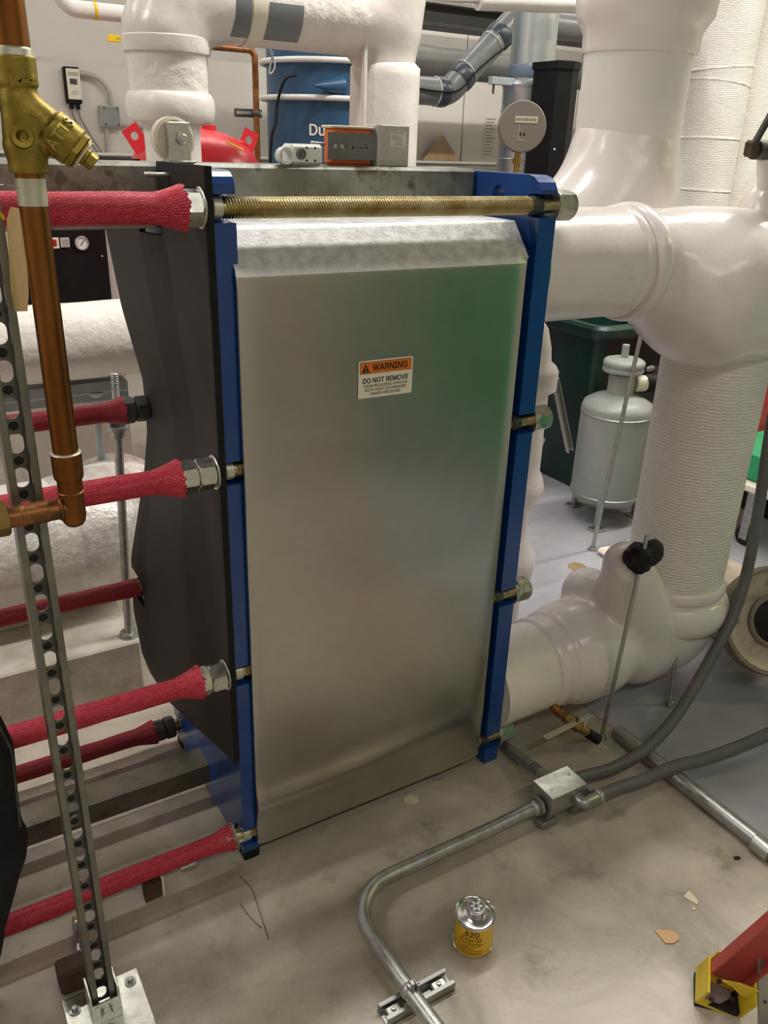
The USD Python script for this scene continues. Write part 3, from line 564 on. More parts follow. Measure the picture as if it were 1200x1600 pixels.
tb_ = thing('trash_bin', 'dark green plastic refuse bin standing open behind the grey tank', 'bin', (3.2, 3.1, 0))
def loft(loops):
    n = len(loops[0]); V = np.vstack(loops); F = []
    for k in range(len(loops)-1):
        for i in range(n):
            a, b = k*n+i, k*n+(i+1) % n; F += [(a, b, b+n), (a, b+n, a+n)]
    return trimesh.Trimesh(V, np.array(F), process=False)
def rrect(cx, cy, w, d, r, z, rot=0, n=5):
    P = np.array(sbox(-w/2, -d/2, w/2, d/2).buffer(-r).buffer(r, quad_segs=n).exterior.coords)[:-1]
    if not Polygon(P).exterior.is_ccw: P = P[::-1]
    P = P @ Rot.from_euler('z', rot, degrees=True).as_matrix()[:2, :2].T
    return np.column_stack([P + [cx, cy], np.full(len(P), z)])
bc = (3.16, 3.03); br = 0
body = [rrect(*bc, .46, .40, .05, .0025, br)] + [rrect(*bc, .46+.14*t, .40+.12*t, .06, .0025+.80*t, br) for t in (.3, .6, 1)]
rimL = [rrect(*bc, .60, .52, .06, .80, br), rrect(*bc, .66, .58, .08, .80, br), rrect(*bc, .67, .59, .08, .815, br), rrect(*bc, .67, .59, .08, .845, br), rrect(*bc, .65, .57, .08, .86, br), rrect(*bc, .585, .505, .06, .86, br), rrect(*bc, .575, .495, .06, .8, br), rrect(*bc, .44, .38, .05, .03, br)]
bm = loft(body+rimL); capb = trimesh.creation.extrude_polygon(Polygon(rrect(*bc, .45, .39, .05, 0, br)[:, :2]), .02, engine='earcut'); capb.apply_translation([0, 0, .012])
part(tb_, 'bin_body', cat(bm, capb), 'bin_green', smooth=30)
part(tb_, 'corner_rib', cat(bx(2.905, 2.945, 2.79, 2.86, .004, .30, .01)), 'bin_green', smooth=False)

mo = thing('pump_motor', 'round dusty cream motor end cover cut by the right frame edge', 'motor', (2.4, 1.25, 0))
mc0 = np.array([2.285, 1.285, .25]); md = np.array([-.42, -.78, .46]); md /= np.linalg.norm(md)
mr = .172
part(mo, 'casing', lathe([(0, -.12), (mr*.90, -.12), (mr*.97, -.06), (mr*1.03, -.05), (mr*1.03, -.012), (mr, -.004), (mr*.95, -.006)], mc0, md, 64), 'motor_rim', smooth=35)
part(mo, 'end_cover', lathe([(mr*.97, -.012), (mr*.93, -.004), (mr*.86, -.02), (mr*.66, -.030), (mr*.50, -.030)], mc0, md, 64), 'motor_cream', smooth=60)
part(mo, 'hub_ring', lathe([(mr*.50, -.032), (mr*.50, -.016), (mr*.46, -.012), (mr*.42, -.016), (mr*.42, -.028)], mc0, md, 48), 'motor_rim'); part(mo, 'hub', wobble(lathe([(mr*.43, -.028), (mr*.38, -.022), (mr*.2, -.02), (0, -.016)], mc0, md, 40), .003, 40, 4), 'black', smooth=50, label='black greasy hub in the cover')
uu, ww, _ = frame(md)
for a in (60, 180, 300): part(mo, 'cover_bolt', hexnut(mc0+mr*.72*(math.cos(math.radians(a))*uu+math.sin(math.radians(a))*ww)-md*.028, md, .016, .009), 'motor_rim')
part(mo, 'motor_body', rod((2.345, 1.40, .20), (2.60, 1.88, .20), .135, 40, 0, .02), 'motor_cream'); part(mo, 'terminal_box', bx(2.62, 2.76, 1.42, 1.56, .21, .34, .008), 'motor_rim', smooth=False)
part(mo, 'motor_base', bx(2.38, 2.72, 1.44, 1.80, .0025, .09, .01), 'motor_rim', smooth=False)

gm = thing('green_machine', 'green cased machine on casters with red back, at the right frame edge', 'machine', (3.4, 2.1, 0))
part(gm, 'green_cover', bx(3.145, 3.65, 1.87, 2.25, .30, .44, .02), 'green_paint'); part(gm, 'deck', bx(3.115, 3.68, 1.83, 2.28, .262, .30, .008), 'label_white', smooth=False); part(gm, 'red_body', bx(3.17, 3.65, 2.26, 2.6, .10, .95, .02), 'red_paint', smooth=False)
part(gm, 'under_frame', bx(3.25, 3.6, 1.90, 2.2, .115, .262, .01), 'black', smooth=False)
for cx_, cy_ in ((3.165, 2.03), (3.55, 2.03)):
    c_ = part(gm, 'caster', rod((cx_-.012, cy_, .048), (cx_+.012, cy_, .048), .045, 28), 'rubber'); part(c_, 'fork', cat(bx(cx_-.02, cx_-.015, cy_-.02, cy_+.02, .03, .262, .002), bx(cx_+.015, cx_+.02, cy_-.02, cy_+.02, .03, .262, .002)), 'galvanised', smooth=False)
gc = thing('green_boiler', 'large green boiler casing in the near aisle, mirrored in the metal shroud', 'boiler', (3.2, -.9, 0))
part(gc, 'casing', bx(2.55, 3.9, -1.7, .15, .0025, 1.45, .03), 'green_boiler_paint', smooth=False); part(gc, 'plinth', bx(2.52, 3.93, -1.73, .18, .0025, .06, .01), 'black', smooth=False)

# ================================================================ PIPEWORK AT UPPER LEFT AND LEFT
def arc_patch(A, d, r, w, a0, a1, t=.0015, n=20):
    """A patch wrapped on a pipe between two angles (degrees)."""
    u, v, q = frame(d); A = np.array(A, float); a = np.radians(np.linspace(a0, a1, n)); V = []
    for rr, h in ((r, -w/2), (r+t, -w/2), (r+t, w/2), (r, w/2)): V.append(A + h*q + rr*(np.cos(a)[:, None]*u + np.sin(a)[:, None]*v))
    V = np.vstack(V); F = []
    for k in range(4):
        for i in range(n-1): p, s = k*n+i, ((k+1) % 4)*n+i; F += [(p, p+1, s+1), (p, s+1, s)]
    F += [(0, n, 2*n), (0, 2*n, 3*n), (n-1, 3*n-1, 2*n-1), (n-1, 4*n-1, 3*n-1)]
    m = trimesh.Trimesh(V, np.array(F), process=False); trimesh.repair.fix_normals(m); return m
hp = thing('insulated_header', 'thick white header at upper left, with an elbow and a tee', 'pipe', (.88, 2.7, 1.5))
HX, HY, HZ = .872, 2.7, 1.968
part(hp, 'drop_neck', wobble(lathe([(0, 1.13)] + [(.083, z) for z in np.linspace(1.13, 1.63, 16)] + [(.12, 1.645)], (HX, HY, 0), Z, 56), .002, 9, 2), 'insulation_white', smooth=50)
part(hp, 'flange_cover', wobble(lathe([(.08, 1.632)] + [(.113+.019*math.sin(a), 1.676-.042*math.cos(a)) for a in np.linspace(0, np.pi, 12)] + [(.08, 1.72)], (HX, HY, 0), Z, 64), .004, 8, 3), 'insulation_white', smooth=60, label='rounded white flange cover like a collar')
part(hp, 'drop_jacket', wobble(lathe([(.105, 1.705)] + [(.114, z) for z in np.linspace(1.71, 1.83, 12)] + [(.1, 1.84)], (HX, HY, 0), Z, 64), .0025, 14, 5), 'insulation_canvas', smooth=50)
elb = blob([s_cone((HX, HY, 1.80), (HX, HY, 1.87), .108, .118), s_cone((HX, HY, 1.87), (HX+.04, HY, 1.945), .118, .118), s_cone((HX+.04, HY, 1.945), (HX+.11, HY, HZ), .118, .116), s_cone((HX+.11, HY, HZ), (HX+.22, HY, HZ), .116, .113)], .03, (.7, 2.54, 1.68), (1.22, 2.86, 2.14), .011, .007, 9)
part(hp, 'elbow', elb, 'insulation_gloss', smooth=180, label='white painted pipe elbow')
part(hp, 'elbow_collar', lathe([(.10, 1.815), (.124, 1.818), (.127, 1.83), (.127, 1.857), (.116, 1.87), (.1, 1.88)], (HX, HY, 0), Z, 64), 'insulation_white', smooth=40)
part(hp, 'cross_pipe', pipe((1.05, HY, HZ), (1.60, HY, HZ), .113, .002, 7), 'insulation_canvas', smooth=60)
u_, v_, _ = frame(X)
for x_, w_, m_, a0, a1 in ((1.045, .10, 'tape_grey', 0, 0), (1.122, .045, 'label_white', 0, 0), (1.205, .11, 'tape_grey', 0, 0)):
    # lower front quarter of the pipe faces -Y, -Z
    base = math.degrees(math.atan2(np.dot(np.array([0, -1., -.55]), v_), np.dot(np.array([0, -1., -.55]), u_)))
    half = 27 if m_ == 'tape_grey' else 88
    part(hp, 'pipe_label', arc_patch((x_, HY, HZ), X, .1145, w_, base-half, base+half, .002), m_, smooth=40, label='grey tape patch on the cross pipe' if m_ == 'tape_grey' else 'pale paper band on the cross pipe')
te = blob([s_cone((1.61, HY, 1.70), (1.61, HY, 2.5), .104, .108), s_cone((1.45, HY, HZ), (1.61, HY, HZ), .112, .116), s_cone((1.62, HY, 2.08), (1.62, HY, 2.2), .122, .122)], .05, (1.40, 2.54, 1.80), (1.80, 2.86, 2.36), .011, .006, 10)
part(hp, 'tee', te, 'insulation_gloss', smooth=180, label='white painted pipe tee')
part(hp, 'riser_jacket', wobble(lathe([(0, .9)] + [(.117, z) for z in np.linspace(.9, 1.83, 34)] + [(.10, 1.845)], (1.615, HY, 0), Z, 56), .0025, 8, 11), 'insulation_white', smooth=50)
part(hp, 'seam_strip', cat(bx(1.487, 1.499, HY-.085, HY-.06, 1.2, 1.93, .003)), 'insulation_dull', smooth=False)

sp = thing('small_insulated_pipe', 'thin white insulated pipe bending along the wall at upper left, with a yellow tape ring', 'pipe', (.75, 3.4, 1.95))
part(sp, 'pipe', tube(fillet([(.735, 3.4, 2.6), (.735, 3.4, 1.988), (1.6, 3.4, 1.988)], .06), .027, 24), 'insulation_dull', smooth=60)
part(sp, 'yellow_band', ring((.85, 3.4, 1.988), X, .0265, .002, .012, 32), 'yellow'); part(sp, 'yellow_tie', moved(bx(.842, .847, 3.37, 3.372, 2.01, 2.06), 18, 'y', about=(.845, 3.37, 2.01)), 'yellow', smooth=False)
vh = thing('ball_valve', 'yellow valve lever on a dark stem below the thin white wall pipe', 'valve', (.94, 3.36, 1.8))
part(vh, 'lever', bx(.868, .936, 3.333, 3.337, 1.892, 1.914, .002), 'yellow', smooth=False, label='yellow lever'); part(vh, 'lever_mark', letters('OPEN', .006, (.898, 3.3325, 1.901), X, Z, .0004), 'faint_ink', smooth=False)
part(vh, 'stem', cat(tube([(.948, 3.36, 1.962), (.946, 3.36, 1.90), (.962, 3.36, 1.85)], .008, 10), hexnut((.942, 3.345, 1.903), Y, .018, .012)), 'dark_steel'); part(vh, 'drain_tube', rod((.962, 3.36, 1.855), (.985, 3.37, 1.70), .0022, 8), 'dark_steel')

# two big pipes at the left, on a pad
pad = single('floor_pad', bx(-2.5, .515, 2.218, 2.99, 0, .187, .006), 'pad_concrete', None, None, smooth=False, kind='structure')
lp1 = thing('insulated_floor_pipe', 'upper of two thick white horizontal pipes at left, wrinkled foil faced', 'pipe', (-.3, 2.7, .88))
part(lp1, 'jacket', wobble(pipe((-1.6, 2.7, 1.005), (.80, 2.7, 1.005), .119), .006, 6, 21), 'insulation_canvas', smooth=60)
part(lp1, 'trapeze', cat(bx(-.9, .66, 2.66, 2.74, .842, .878, .005), bx(-.9, .66, 2.665, 2.67, .815, .85, .002)), 'blue_grey_rail', smooth=False, label='blue grey steel rail under the pipe')
part(lp1, 'trapeze_leg', cat(rod((.56, 2.70, .187), (.56, 2.70, .80), .0135, 16), rod((.56, 2.70, .79), (.56, 2.70, .845), .016, 16, .045)), 'blue_grey_rail')
lp2 = thing('insulated_floor_pipe', 'lower and thicker of two white horizontal pipes at left, patched with shiny foil', 'pipe', (-.3, 2.55, .24))
part(lp2, 'jacket', wobble(pipe((-1.6, 2.56, .415), (.40, 2.56, .415), .198), .006, 6, 22), 'insulation_dull', smooth=60)
eb2 = blob([s_cone((.36, 2.56, .415), (.46, 2.57, .415), .196, .196), s_cone((.46, 2.57, .415), (.60, 2.72, .415), .196, .19)], .04, (.1, 2.3, .18), (.85, 2.95, .66), .014, .008, 12)
part(lp2, 'end_elbow', eb2, 'insulation_foil', smooth=180, label='foil wrapped pipe bend')
uf, vf, _ = frame(X); fb = math.degrees(math.atan2(np.dot([0, -.85, .5], vf), np.dot([0, -.85, .5], uf)))
part(lp2, 'foil_patch', arc_patch((.235, 2.56, .415), X, .2025, .35, fb-42, fb+40, .002, 40), 'insulation_foil', smooth=60, label='silver foil patch')
part(lp2, 'saddle', bx(-.2, .25, 2.46, 2.66, .187, .235, .005), 'pad_concrete', smooth=False)
st = thing('pipe_stand', 'galvanised stand pipe with a threaded rod through a saddle nut, on the pad edge', 'stand', (.492, 2.262, .187))
part(st, 'stand_pipe', rod((.492, 2.262, .187), (.526, 2.285, .845), .0125, 18), 'galvanised'); part(st, 'base_flange', cat(hexnut((.492, 2.262, .187), Z, .046, .016), lathe([(0, 0), (.03, 0), (.03, .004), (0, .004)], (.492, 2.262, .187), Z, 24)), 'galvanised')
part(st, 'threaded_rod', cat(rod((.526, 2.285, .84), (.534, 2.29, 1.0), .0102, 16), *[ring((.526+.008*t, 2.285+.005*t, .84+.16*t), (.05, .03, 1), 0.0098, .0012, .003, 16) for t in np.linspace(.08, .98, 30)]), 'galvanised'); part(st, 'nut', hexnut((.528, 2.287, .878), (.05, .03, 1), .032, .018), 'zinc'); part(st, 'saddle_collar', lathe([(0, 0), (.017, 0), (.021, .008), (.021, .022), (.030, .026), (.030, .036), (.0, .036)], (.525, 2.284, .815), (.05, .03, 1), 28), 'galvanised'); part(st, 'nut', hexnut((.527, 2.286, .85), (.05, .03, 1), .038, .026), 'dark_steel')

cp = thing('control_cabinet', 'black faced control cabinet with gauge and switch at left', 'cabinet', (.73, 4.2, 0))
part(cp, 'body', bx(.50, .962, 3.912, 4.55, 0, 1.30, .006), 'box_grey', smooth=False, label='light grey cabinet body'); part(cp, 'front_panel', bx(.572, .932, 3.904, 3.914, .5, 1.29, .003), 'black', smooth=False, label='black front panel')
fy_ = 3.904
s1 = part(cp, 'switch_plate', bx(.672, .733, fy_-.006, fy_, 1.142, 1.188, .002), 'label_white', smooth=False, label='white switch plate'); part(s1, 'rocker', bx(.700, .722, fy_-.012, fy_-.006, 1.153, 1.18, .003), 'switch_red', smooth=False, label='red rocker switch')
s2 = part(cp, 'counter_plate', bx(.738, .776, fy_-.008, fy_, 1.146, 1.187, .002), 'box_grey', smooth=False); part(s2, 'print_line', cat(*[bx(.744, .770, fy_-.0088, fy_-.008, z, z+.0022) for z in (1.154, 1.161, 1.168, 1.175)]), 'faint_ink', smooth=False)
ga = part(cp, 'pressure_gauge', lathe([(.0, 0), (.030, 0), (.030, .014), (.0265, .017), (.0245, .012)], (.826, fy_, 1.162), -Y, 36), 'galvanised', label='round pressure gauge'); part(ga, 'gauge_face', lathe([(.025, .011), (0, .011)], (.826, fy_, 1.162), -Y, 36), 'gauge_face')
part(ga, 'needle', cat(moved(bx(.8245, .8275, fy_-.0125, fy_-.0118, 1.150, 1.180), 38, 'y', about=(.826, 0, 1.162)), *[moved(bx(.8255, .8265, fy_-.0125, fy_-.0118, 1.180, 1.184), a, 'y', about=(.826, 0, 1.162)) for a in range(-135, 136, 30)]), 'ink', smooth=False)
part(cp, 'indicator', bx(.605, .62, fy_-.005, fy_, 1.14, 1.19, .002), 'label_white', smooth=False); part(cp, 'screw', rod((.908, fy_, 1.105), (.908, fy_-.004, 1.105), .0035, 10), 'label_white')

# ================================================================ FOREGROUND LEFT: STRUT POST, COPPER, TAG, CLOTH
sc = thing('strut_post', 'slotted galvanised channel post standing on a base plate at left', 'post', (.142, 1.221, 0))
PX, PY, PW, PD = .140, 1.217, .041, .036
web = sbox(-PW/2, .012, PW/2, 1.95)
for i in range(36):
    z = .035 + i*.0525; web = web.difference(sbox(-.0105, z-.005, .0105, z+.005).union(Point(0, z-.005).buffer(.0105)).union(Point(0, z+.005).buffer(.0105))).difference(Point(0, z+.02625).buffer(.0068))
part(sc, 'slotted_web', prism(web, (PX, PY+PD/2, 0), X, Z, -Y, .0025), 'strut_steel', smooth=False)
for i in range(36): part(sc, 'knockout', rod((PX, PY+PD/2+.0002, .06125+i*.0525), (PX, PY+PD/2-.0016, .06125+i*.0525), .0072, 14), 'beam_dark', smooth=False)
for s in (-1, 1):
    pr = Polygon([(s*PW/2, PD/2), (s*PW/2, -PD/2), (s*.0118, -PD/2), (s*.0118, -PD/2+.007), (s*.0143, -PD/2+.007), (s*.0143, -PD/2+.0025), (s*(PW/2-.0025), -PD/2+.0025), (s*(PW/2-.0025), PD/2)]).buffer(.0011, quad_segs=3)
    part(sc, 'side_flange', prism(pr, (PX, PY, .012), X, Y, Z, 1.938), 'strut_steel', smooth=40)
bpz = part(sc, 'base_plate', prism(sbox(.070, 1.128, .219, 1.274).difference(Point(.0, 0).buffer(.001)), (0, 0, 0), X, Y, Z, .006), 'zinc', smooth=False, label='plated square base plate')
part(bpz, 'socket', cat(bx(PX-.0285, PX-.0235, PY-.028, PY+.023, .006, .085, .001), bx(PX+.0235, PX+.0285, PY-.028, PY+.023, .006, .085, .001), bx(PX-.0285, PX+.0285, PY-.030, PY-.0255, .006, .060, .001)), 'zinc', smooth=False)
part(bpz, 'socket_bolt', hexnut((PX, PY-.030, .034), -Y, .02, .009), 'zinc')
for bx_, by_ in ((.200, 1.249), (.088, 1.241)): part(bpz, 'anchor', cat(lathe([(0, 0), (.0115, 0), (.0115, .0025), (0, .0025)], (bx_, by_, .006), Z, 24), rod((bx_, by_, .006), (bx_, by_, .016), .0055, 14)), 'galvanised')

def wrap_text(text, h, A, d, r, a0, along, depth, bold=False, flip=1):
    """Raised lettering wrapped on a cylinder (axis A, d): centred at angle a0, baseline at height along."""
    m = meshkit.text_mesh(text, h, depth, bold); v = m.vertices; u, q, w = frame(d)
    sub_ = trimesh.remesh.subdivide_to_size(v, m.faces, max(.004, h*.4)); m = trimesh.Trimesh(*sub_, process=False); v = m.vertices
    x = v[:, 0]-(v[:, 0].min()+v[:, 0].max())/2; a = a0 + flip*x/r
    m.vertices = np.array(A) + ((r+v[:, 2])*np.cos(a))[:, None]*u + ((r+v[:, 2])*np.sin(a))[:, None]*q + (along+v[:, 1]*flip)[:, None]*w
    m.fix_normals() if False else None
    return m
cu = thing('copper_pipe', 'vertical copper pipe with a brass Y strainer, hanging in front of the strut post', 'pipe', (.195, 1.165, 1.07))
CX, CY = .194, 1.165
part(cu, 'lower_pipe', rod((CX, CY, 1.165), (CX, CY, 1.56), .0172, 32), 'copper', label='tarnished copper pipe'); part(cu, 'upper_pipe', rod((CX, CY, 1.665), (CX, CY, 2.2), .0186, 32), 'copper', label='tarnished copper pipe')
part(cu, 'solder_joint', lathe([(.0174, 0), (.0178, .030), (.0174, .032)], (CX, CY, 1.515), Z, 32), 'solder', label='silvery bare patch under the strainer'); part(cu, 'solder_joint', lathe([(.0188, 0), (.0222, .002), (.021, .010), (.0188, .012)], (CX, CY, 1.676), Z, 32), 'solder')
part(cu, 'coupling', lathe([(.0174, 0), (.0196, .002), (.0205, .006), (.0208, .036), (.0213, .039), (.0174, .041)], (CX, CY, 1.150), Z, 36), 'copper', smooth=40, label='copper coupling'); part(cu, 'coupling_ring', ring((CX, CY, 1.1895), Z, .0176, .0037, .004, 32), 'solder')
part(cu, 'pipe_end', lathe([(0, 1.076), (.006, 1.0768), (.012, 1.080), (.0158, 1.086), (.0172, 1.094), (.0172, 1.15)], (CX, CY, 0), Z, 32), 'copper', smooth=60, label='rounded copper pipe end'); part(cu, 'joint_ring', ring((CX, CY, 1.131), Z, .0168, .0022, .004, 32), 'copper_old')
br_ = part(cu, 'branch', cat(rod((CX, CY, 1.107), (-.12, CY, 1.107), .0148, 28), ring((CX-.017, CY, 1.107), X, .0145, .003, .006, 28), ring((CX-.042, CY, 1.107), X, .0147, .0013, .02, 28), ring((CX-.067, CY, 1.107), X, .0147, .0013, .006, 28)), 'copper_old', label='stained copper side branch'); part(br_, 'union_nut', cat(hexnut((.086, CY, 1.107), X, .043, .022, 0, 12), hexnut((.062, CY, 1.107), X, .036, .022, 0, 5)), 'brass_dark')
wa = np.array([1., -.30, -.86]); wa /= np.linalg.norm(wa); W0 = np.array([CX, CY, 1.628])
bod = blob([s_cone((CX, CY, 1.585), (CX, CY, 1.61), .0255, .023), s_cone((CX, CY, 1.60), (CX, CY, 1.64), .0215, .0205), s_cone((CX, CY, 1.648), (CX, CY, 1.679), .0232, .0232, True), s_cone((CX, CY, 1.552), (CX, CY, 1.585), .0228, .0236, True), s_cone(W0-wa*.004, W0+wa*.060, .0205, .0222), s_cone(W0+wa*.038, W0+wa*.072, .0248, .0248, True)], .006, (.15, 1.10, 1.54), (.29, 1.21, 1.69), .0022)
wy = part(cu, 'strainer', bod, 'brass', smooth=180, label='brass Y strainer body')
part(wy, 'strainer_cap', cat(hexnut(W0+wa*.070, wa, .042, .010, 0, 6), lathe([(.019, 0), (.021, .001), (.021, .003), (.0, .003)], W0+wa*.080, wa, 28)), 'brass'); part(wy, 'cap_gasket', lathe([(0, 0), (.0185, 0), (.0185, .002), (0, .002)], W0+wa*.083, wa, 28), 'label_white'); part(wy, 'plug', cat(rod(W0+wa*.084, W0+wa*.090, .0115, 20), hexnut(W0+wa*.090, wa, .018, .010, 0, 20)), 'brass')
part(wy, 'side_port', lathe([(0, .006), (.007, .006), (.007, .0155), (.0125, .0165), (.0135, .013), (.0135, 0), (0, 0)], (CX-.006, CY-.0155, 1.592), (-.1, -1, .12), 32), 'brass', smooth=35)
# raised letters on the branch, reading up to the right across it
uu, qq, ww_ = frame(wa); toward = np.array([-.3, -1, -.12]); a0 = math.atan2(toward@qq, toward@uu)
tx = wrap_text('WATTS', .0125, W0, wa, .0246, a0, .058, .0022, True, -1)
e1 = tx.vertices.mean(0)
part(wy, 'raised_lettering', tx, 'brass_bright', smooth=False, label='raised cast lettering')
part(wy, 'flow_arrow', cat(*[prism(Polygon([(-.0015, -.012), (.0015, -.012), (.0015, .004), (.005, .002), (0, .012), (-.005, .002), (-.0015, .004)]), W0+wa*.022-np.array([0, .0175, 0])+np.array([0, -.0045, 0]), np.array([.35, 0, .94]), np.array([-.94, 0, .35])*-1, np.array([0, 1, 0]), .006)]), 'brass', smooth=False)
mk = [moved(bx(-.0012, .0012, -.0008, .0008, -.006, .006), 20*i, 'y', (CX-.010+.0042*i, CY-.0233, 1.652+.002*(i % 2))) for i in range(6)]
part(wy, 'cast_marks', cat(*mk, *[moved(bx(-.0012, .0012, -.0008, .0008, -.004, .004), 70+15*i, 'y', (CX+.001, CY-.0236, 1.566-.0045*i+.012)) for i in range(4)]), 'brass', smooth=False)
tg = thing('paper_tag', 'manila paper tag with a yellow tie hanging between the strut post and the copper pipe', 'tag', (.155, 1.19, 1.41))
part(tg, 'tag', moved(prism(Polygon([(-.012, 0), (.012, 0), (.017, .018), (.017, .085), (.008, .098), (-.008, .098), (-.017, .085), (-.017, .018)]), (0, 0, 0), X, Z, -Y, .0006), 0, at=(0, 0, 0)).apply_transform(trimesh.transformations.compose_matrix(scale=[1.3, 1.3, 1.3], angles=[0, .16, .95], translate=[.164, 1.178, 1.385])), 'tag_manila', smooth=False)
part(tg, 'tie', tube(spline([(.158, 1.170, 1.50), (.150, 1.16, 1.512), (.146, 1.17, 1.53), (.152, 1.185, 1.52)]), .0022, 8), 'yellow'); part(tg, 'tie_wire', tube(spline([(.148, 1.17, 1.532), (.160, 1.15, 1.54), (.178, 1.146, 1.537)]), .0007, 6), 'galvanised')
# black cloth at the frame edge
zs_ = np.array([.03, .12, .182, .25, .292, .334, .394, .422, .474, .547, .60, .66, .70]); xe_ = np.array([-.035, -.014, .0, .031, .046, .060, .071, .063, .066, .070, .073, .060, .03])
hz = np.linspace(.03, .70, 46); loops = []
for i, z in enumerate(hz):
    xr_ = np.interp(z, zs_, xe_); a = np.linspace(0, 2*np.pi, 44, endpoint=False); cx0 = (xr_-.34)/2; hw = (xr_+.34)/2; thk = .048*min(1, (z/.2)**.5)*(1 if z < .62 else max(.3, (.74-z)/.12))
    f = 1+.10*np.sin(5*a+z*11)+.06*np.sin(9*a-z*23); loops.append(np.column_stack([cx0+hw*np.sign(np.cos(a))*np.abs(np.cos(a))**.75, 1.355+thk*np.sin(a)*f+.008*np.sin(z*30+cx0), np.full(44, z)]))
jk = loft(loops); n0 = len(jk.vertices); jk = trimesh.Trimesh(np.vstack([jk.vertices, loops[0].mean(0), loops[-1].mean(0)]), np.vstack([jk.faces, [(i, n0, (i+1) % 44)[::1] for i in range(44)], [((len(hz)-1)*44+i, (len(hz)-1)*44+(i+1) % 44, n0+1) for i in range(44)]]), process=False)
jk.fix_normals()
jt = thing('work_jacket', 'black cloth jacket hanging in folds at the lower left frame edge', 'jacket', (-.13, 1.355, .03))
part(jt, 'cloth', jk, 'cloth_black', smooth=60)
part(jt, 'seam', tube([(np.interp(z, zs_, xe_)-.006, 1.323, z) for z in np.linspace(.43, .66, 14)], .0022, 6), 'dark_steel')

# ================================================================ THINGS ON THE BEAM
BT = 1.5535
sg = thing('switch_box', 'small white die cast box with round knockouts on top of the beam', 'box', (.82, 1.70, BT))
part(sg, 'box', bx(.783, .858, 1.672, 1.72, BT, BT+.040, .006), 'die_cast'); part(sg, 'side_fitting', lathe([(.012, 0), (.0165, 0), (.0165, .022), (.012, .022), (.010, .0)], (.772, 1.69, BT+.0167), -Y, 28), 'die_cast'); part(sg, 'dial', cat(lathe([(0, 0), (.011, 0), (.011, .0022), (.0085, .003), (.0085, .0012), (0, .0012)], (.806, 1.672, BT+.021), -Y, 28), lathe([(.0, .0), (.004, 0), (.003, .004), (0, .004)], (.806, 1.672, BT+.021), -Y, 16)), 'bracket_grey'); part(sg, 'blank_disc', lathe([(0, 0), (.0095, 0), (.0095, .0012), (0, .0014)], (.829, 1.672, BT+.021), -Y, 28), 'die_cast')
part(sg, 'screw_hole', cat(*[rod((x, 1.6725, BT+z), (x, 1.6712, BT+z), .0023, 12) for x in (.819, .838) for z in (.009, .033)]), 'black')
og = thing('flow_switch', 'orange case behind a drilled dark grey mounting plate, on top of the beam', 'sensor', (.94, 1.71, BT))
part(og, 'orange_case', bx(.888, .985, 1.690, 1.735, BT, BT+.073, .006), 'orange_plastic'); part(og, 'clear_lid', bx(.884, .987, 1.688, 1.737, BT+.072, BT+.078, .002), 'debris')
bpl = part(og, 'mounting_plate', prism(sbox(.872, BT+.012, .988, BT+.064), (0, 1.682, 0), X, Z, -Y, .003), 'bracket_grey', smooth=False, label='drilled dark grey mounting plate')
part(bpl, 'plate_hole', cat(*[rod((.872+t*.116, 1.6792, BT+z), (.872+t*.116, 1.6782, BT+z), r, 12) for t, z, r in ((.37, .037, .0016), (.51, .036, .0023), (.60, .036, .0013), (.68, .036, .0016), (.73, .036, .0012), (.80, .036, .002), (.77, .043, .0014))]), 'black'); part(bpl, 'cap_screw', cat(*[lathe([(0, 0), (.0042, 0), (.0042, .0025), (.002, .003), (0, .001)], (.872+t*.116, 1.679, BT+.037), -Y, 16) for t in (.135, .275)]), 'zinc')
part(og, 'probe', rod((.842, 1.70, BT+.043), (.875, 1.70, BT+.041), .003, 12), 'galvanised')
gb = thing('grey_junction_box', 'plain light grey box with a printed paper label, rightmost thing on the beam', 'box', (1.04, 1.71, BT))
part(gb, 'box', bx(.99, 1.075, 1.685, 1.735, BT, BT+.083, .002), 'box_grey', smooth=False); part(gb, 'side_lip', bx(.99, .999, 1.679, 1.685, BT, BT+.083, .001), 'box_grey', smooth=False)
pl_ = part(gb, 'paper_label', bx(1.026, 1.066, 1.6842, 1.6852, BT+.041, BT+.071), 'paper', smooth=False); part(pl_, 'print_line', cat(*[bx(1.029+o, 1.029+o+w, 1.6837, 1.6843, BT+z, BT+z+.0014) for o, w, z in ((0, .033, .067), (0, .016, .061), (0, .026, .057), (0, .028, .053), (.008, .020, .048), (.004, .024, .044))]), 'faint_ink', smooth=False)

# ================================================================ BACKGROUND
rt = thing('red_tank', 'red dome topped pressure tank with lifting lugs behind the beam', 'tank', (1.115, 3.2, 0))
R0 = (1.115, 3.2); part(rt, 'shell', lathe([(0, .05), (.15, .06), (.225, .12)] + [(.232, z) for z in (.16, .6, 1.0, 1.40, 1.47)] + [(.232*math.cos(a), 1.49+.14*math.sin(a)) for a in np.linspace(.1, np.pi/2, 14)], (*R0, 0), Z, 56), 'red_paint', smooth=50); part(rt, 'foot_ring', lathe([(.14, 0), (.17, 0), (.17, .09), (.14, .09)], (*R0, 0), Z, 40), 'red_paint')
lug = sbox(-.030, -.03, .030, .058).difference(Point(0, .024).buffer(.0135))
for ax_, zz, rr in ((-.225, 1.575, -32), (.172, 1.572, 24)): part(rt, 'lifting_lug', moved(prism(lug, (0, .003, 0), X, Z, -Y, .006), rr, 'y', (R0[0]+ax_, 3.13, zz)), 'red_paint', smooth=False)
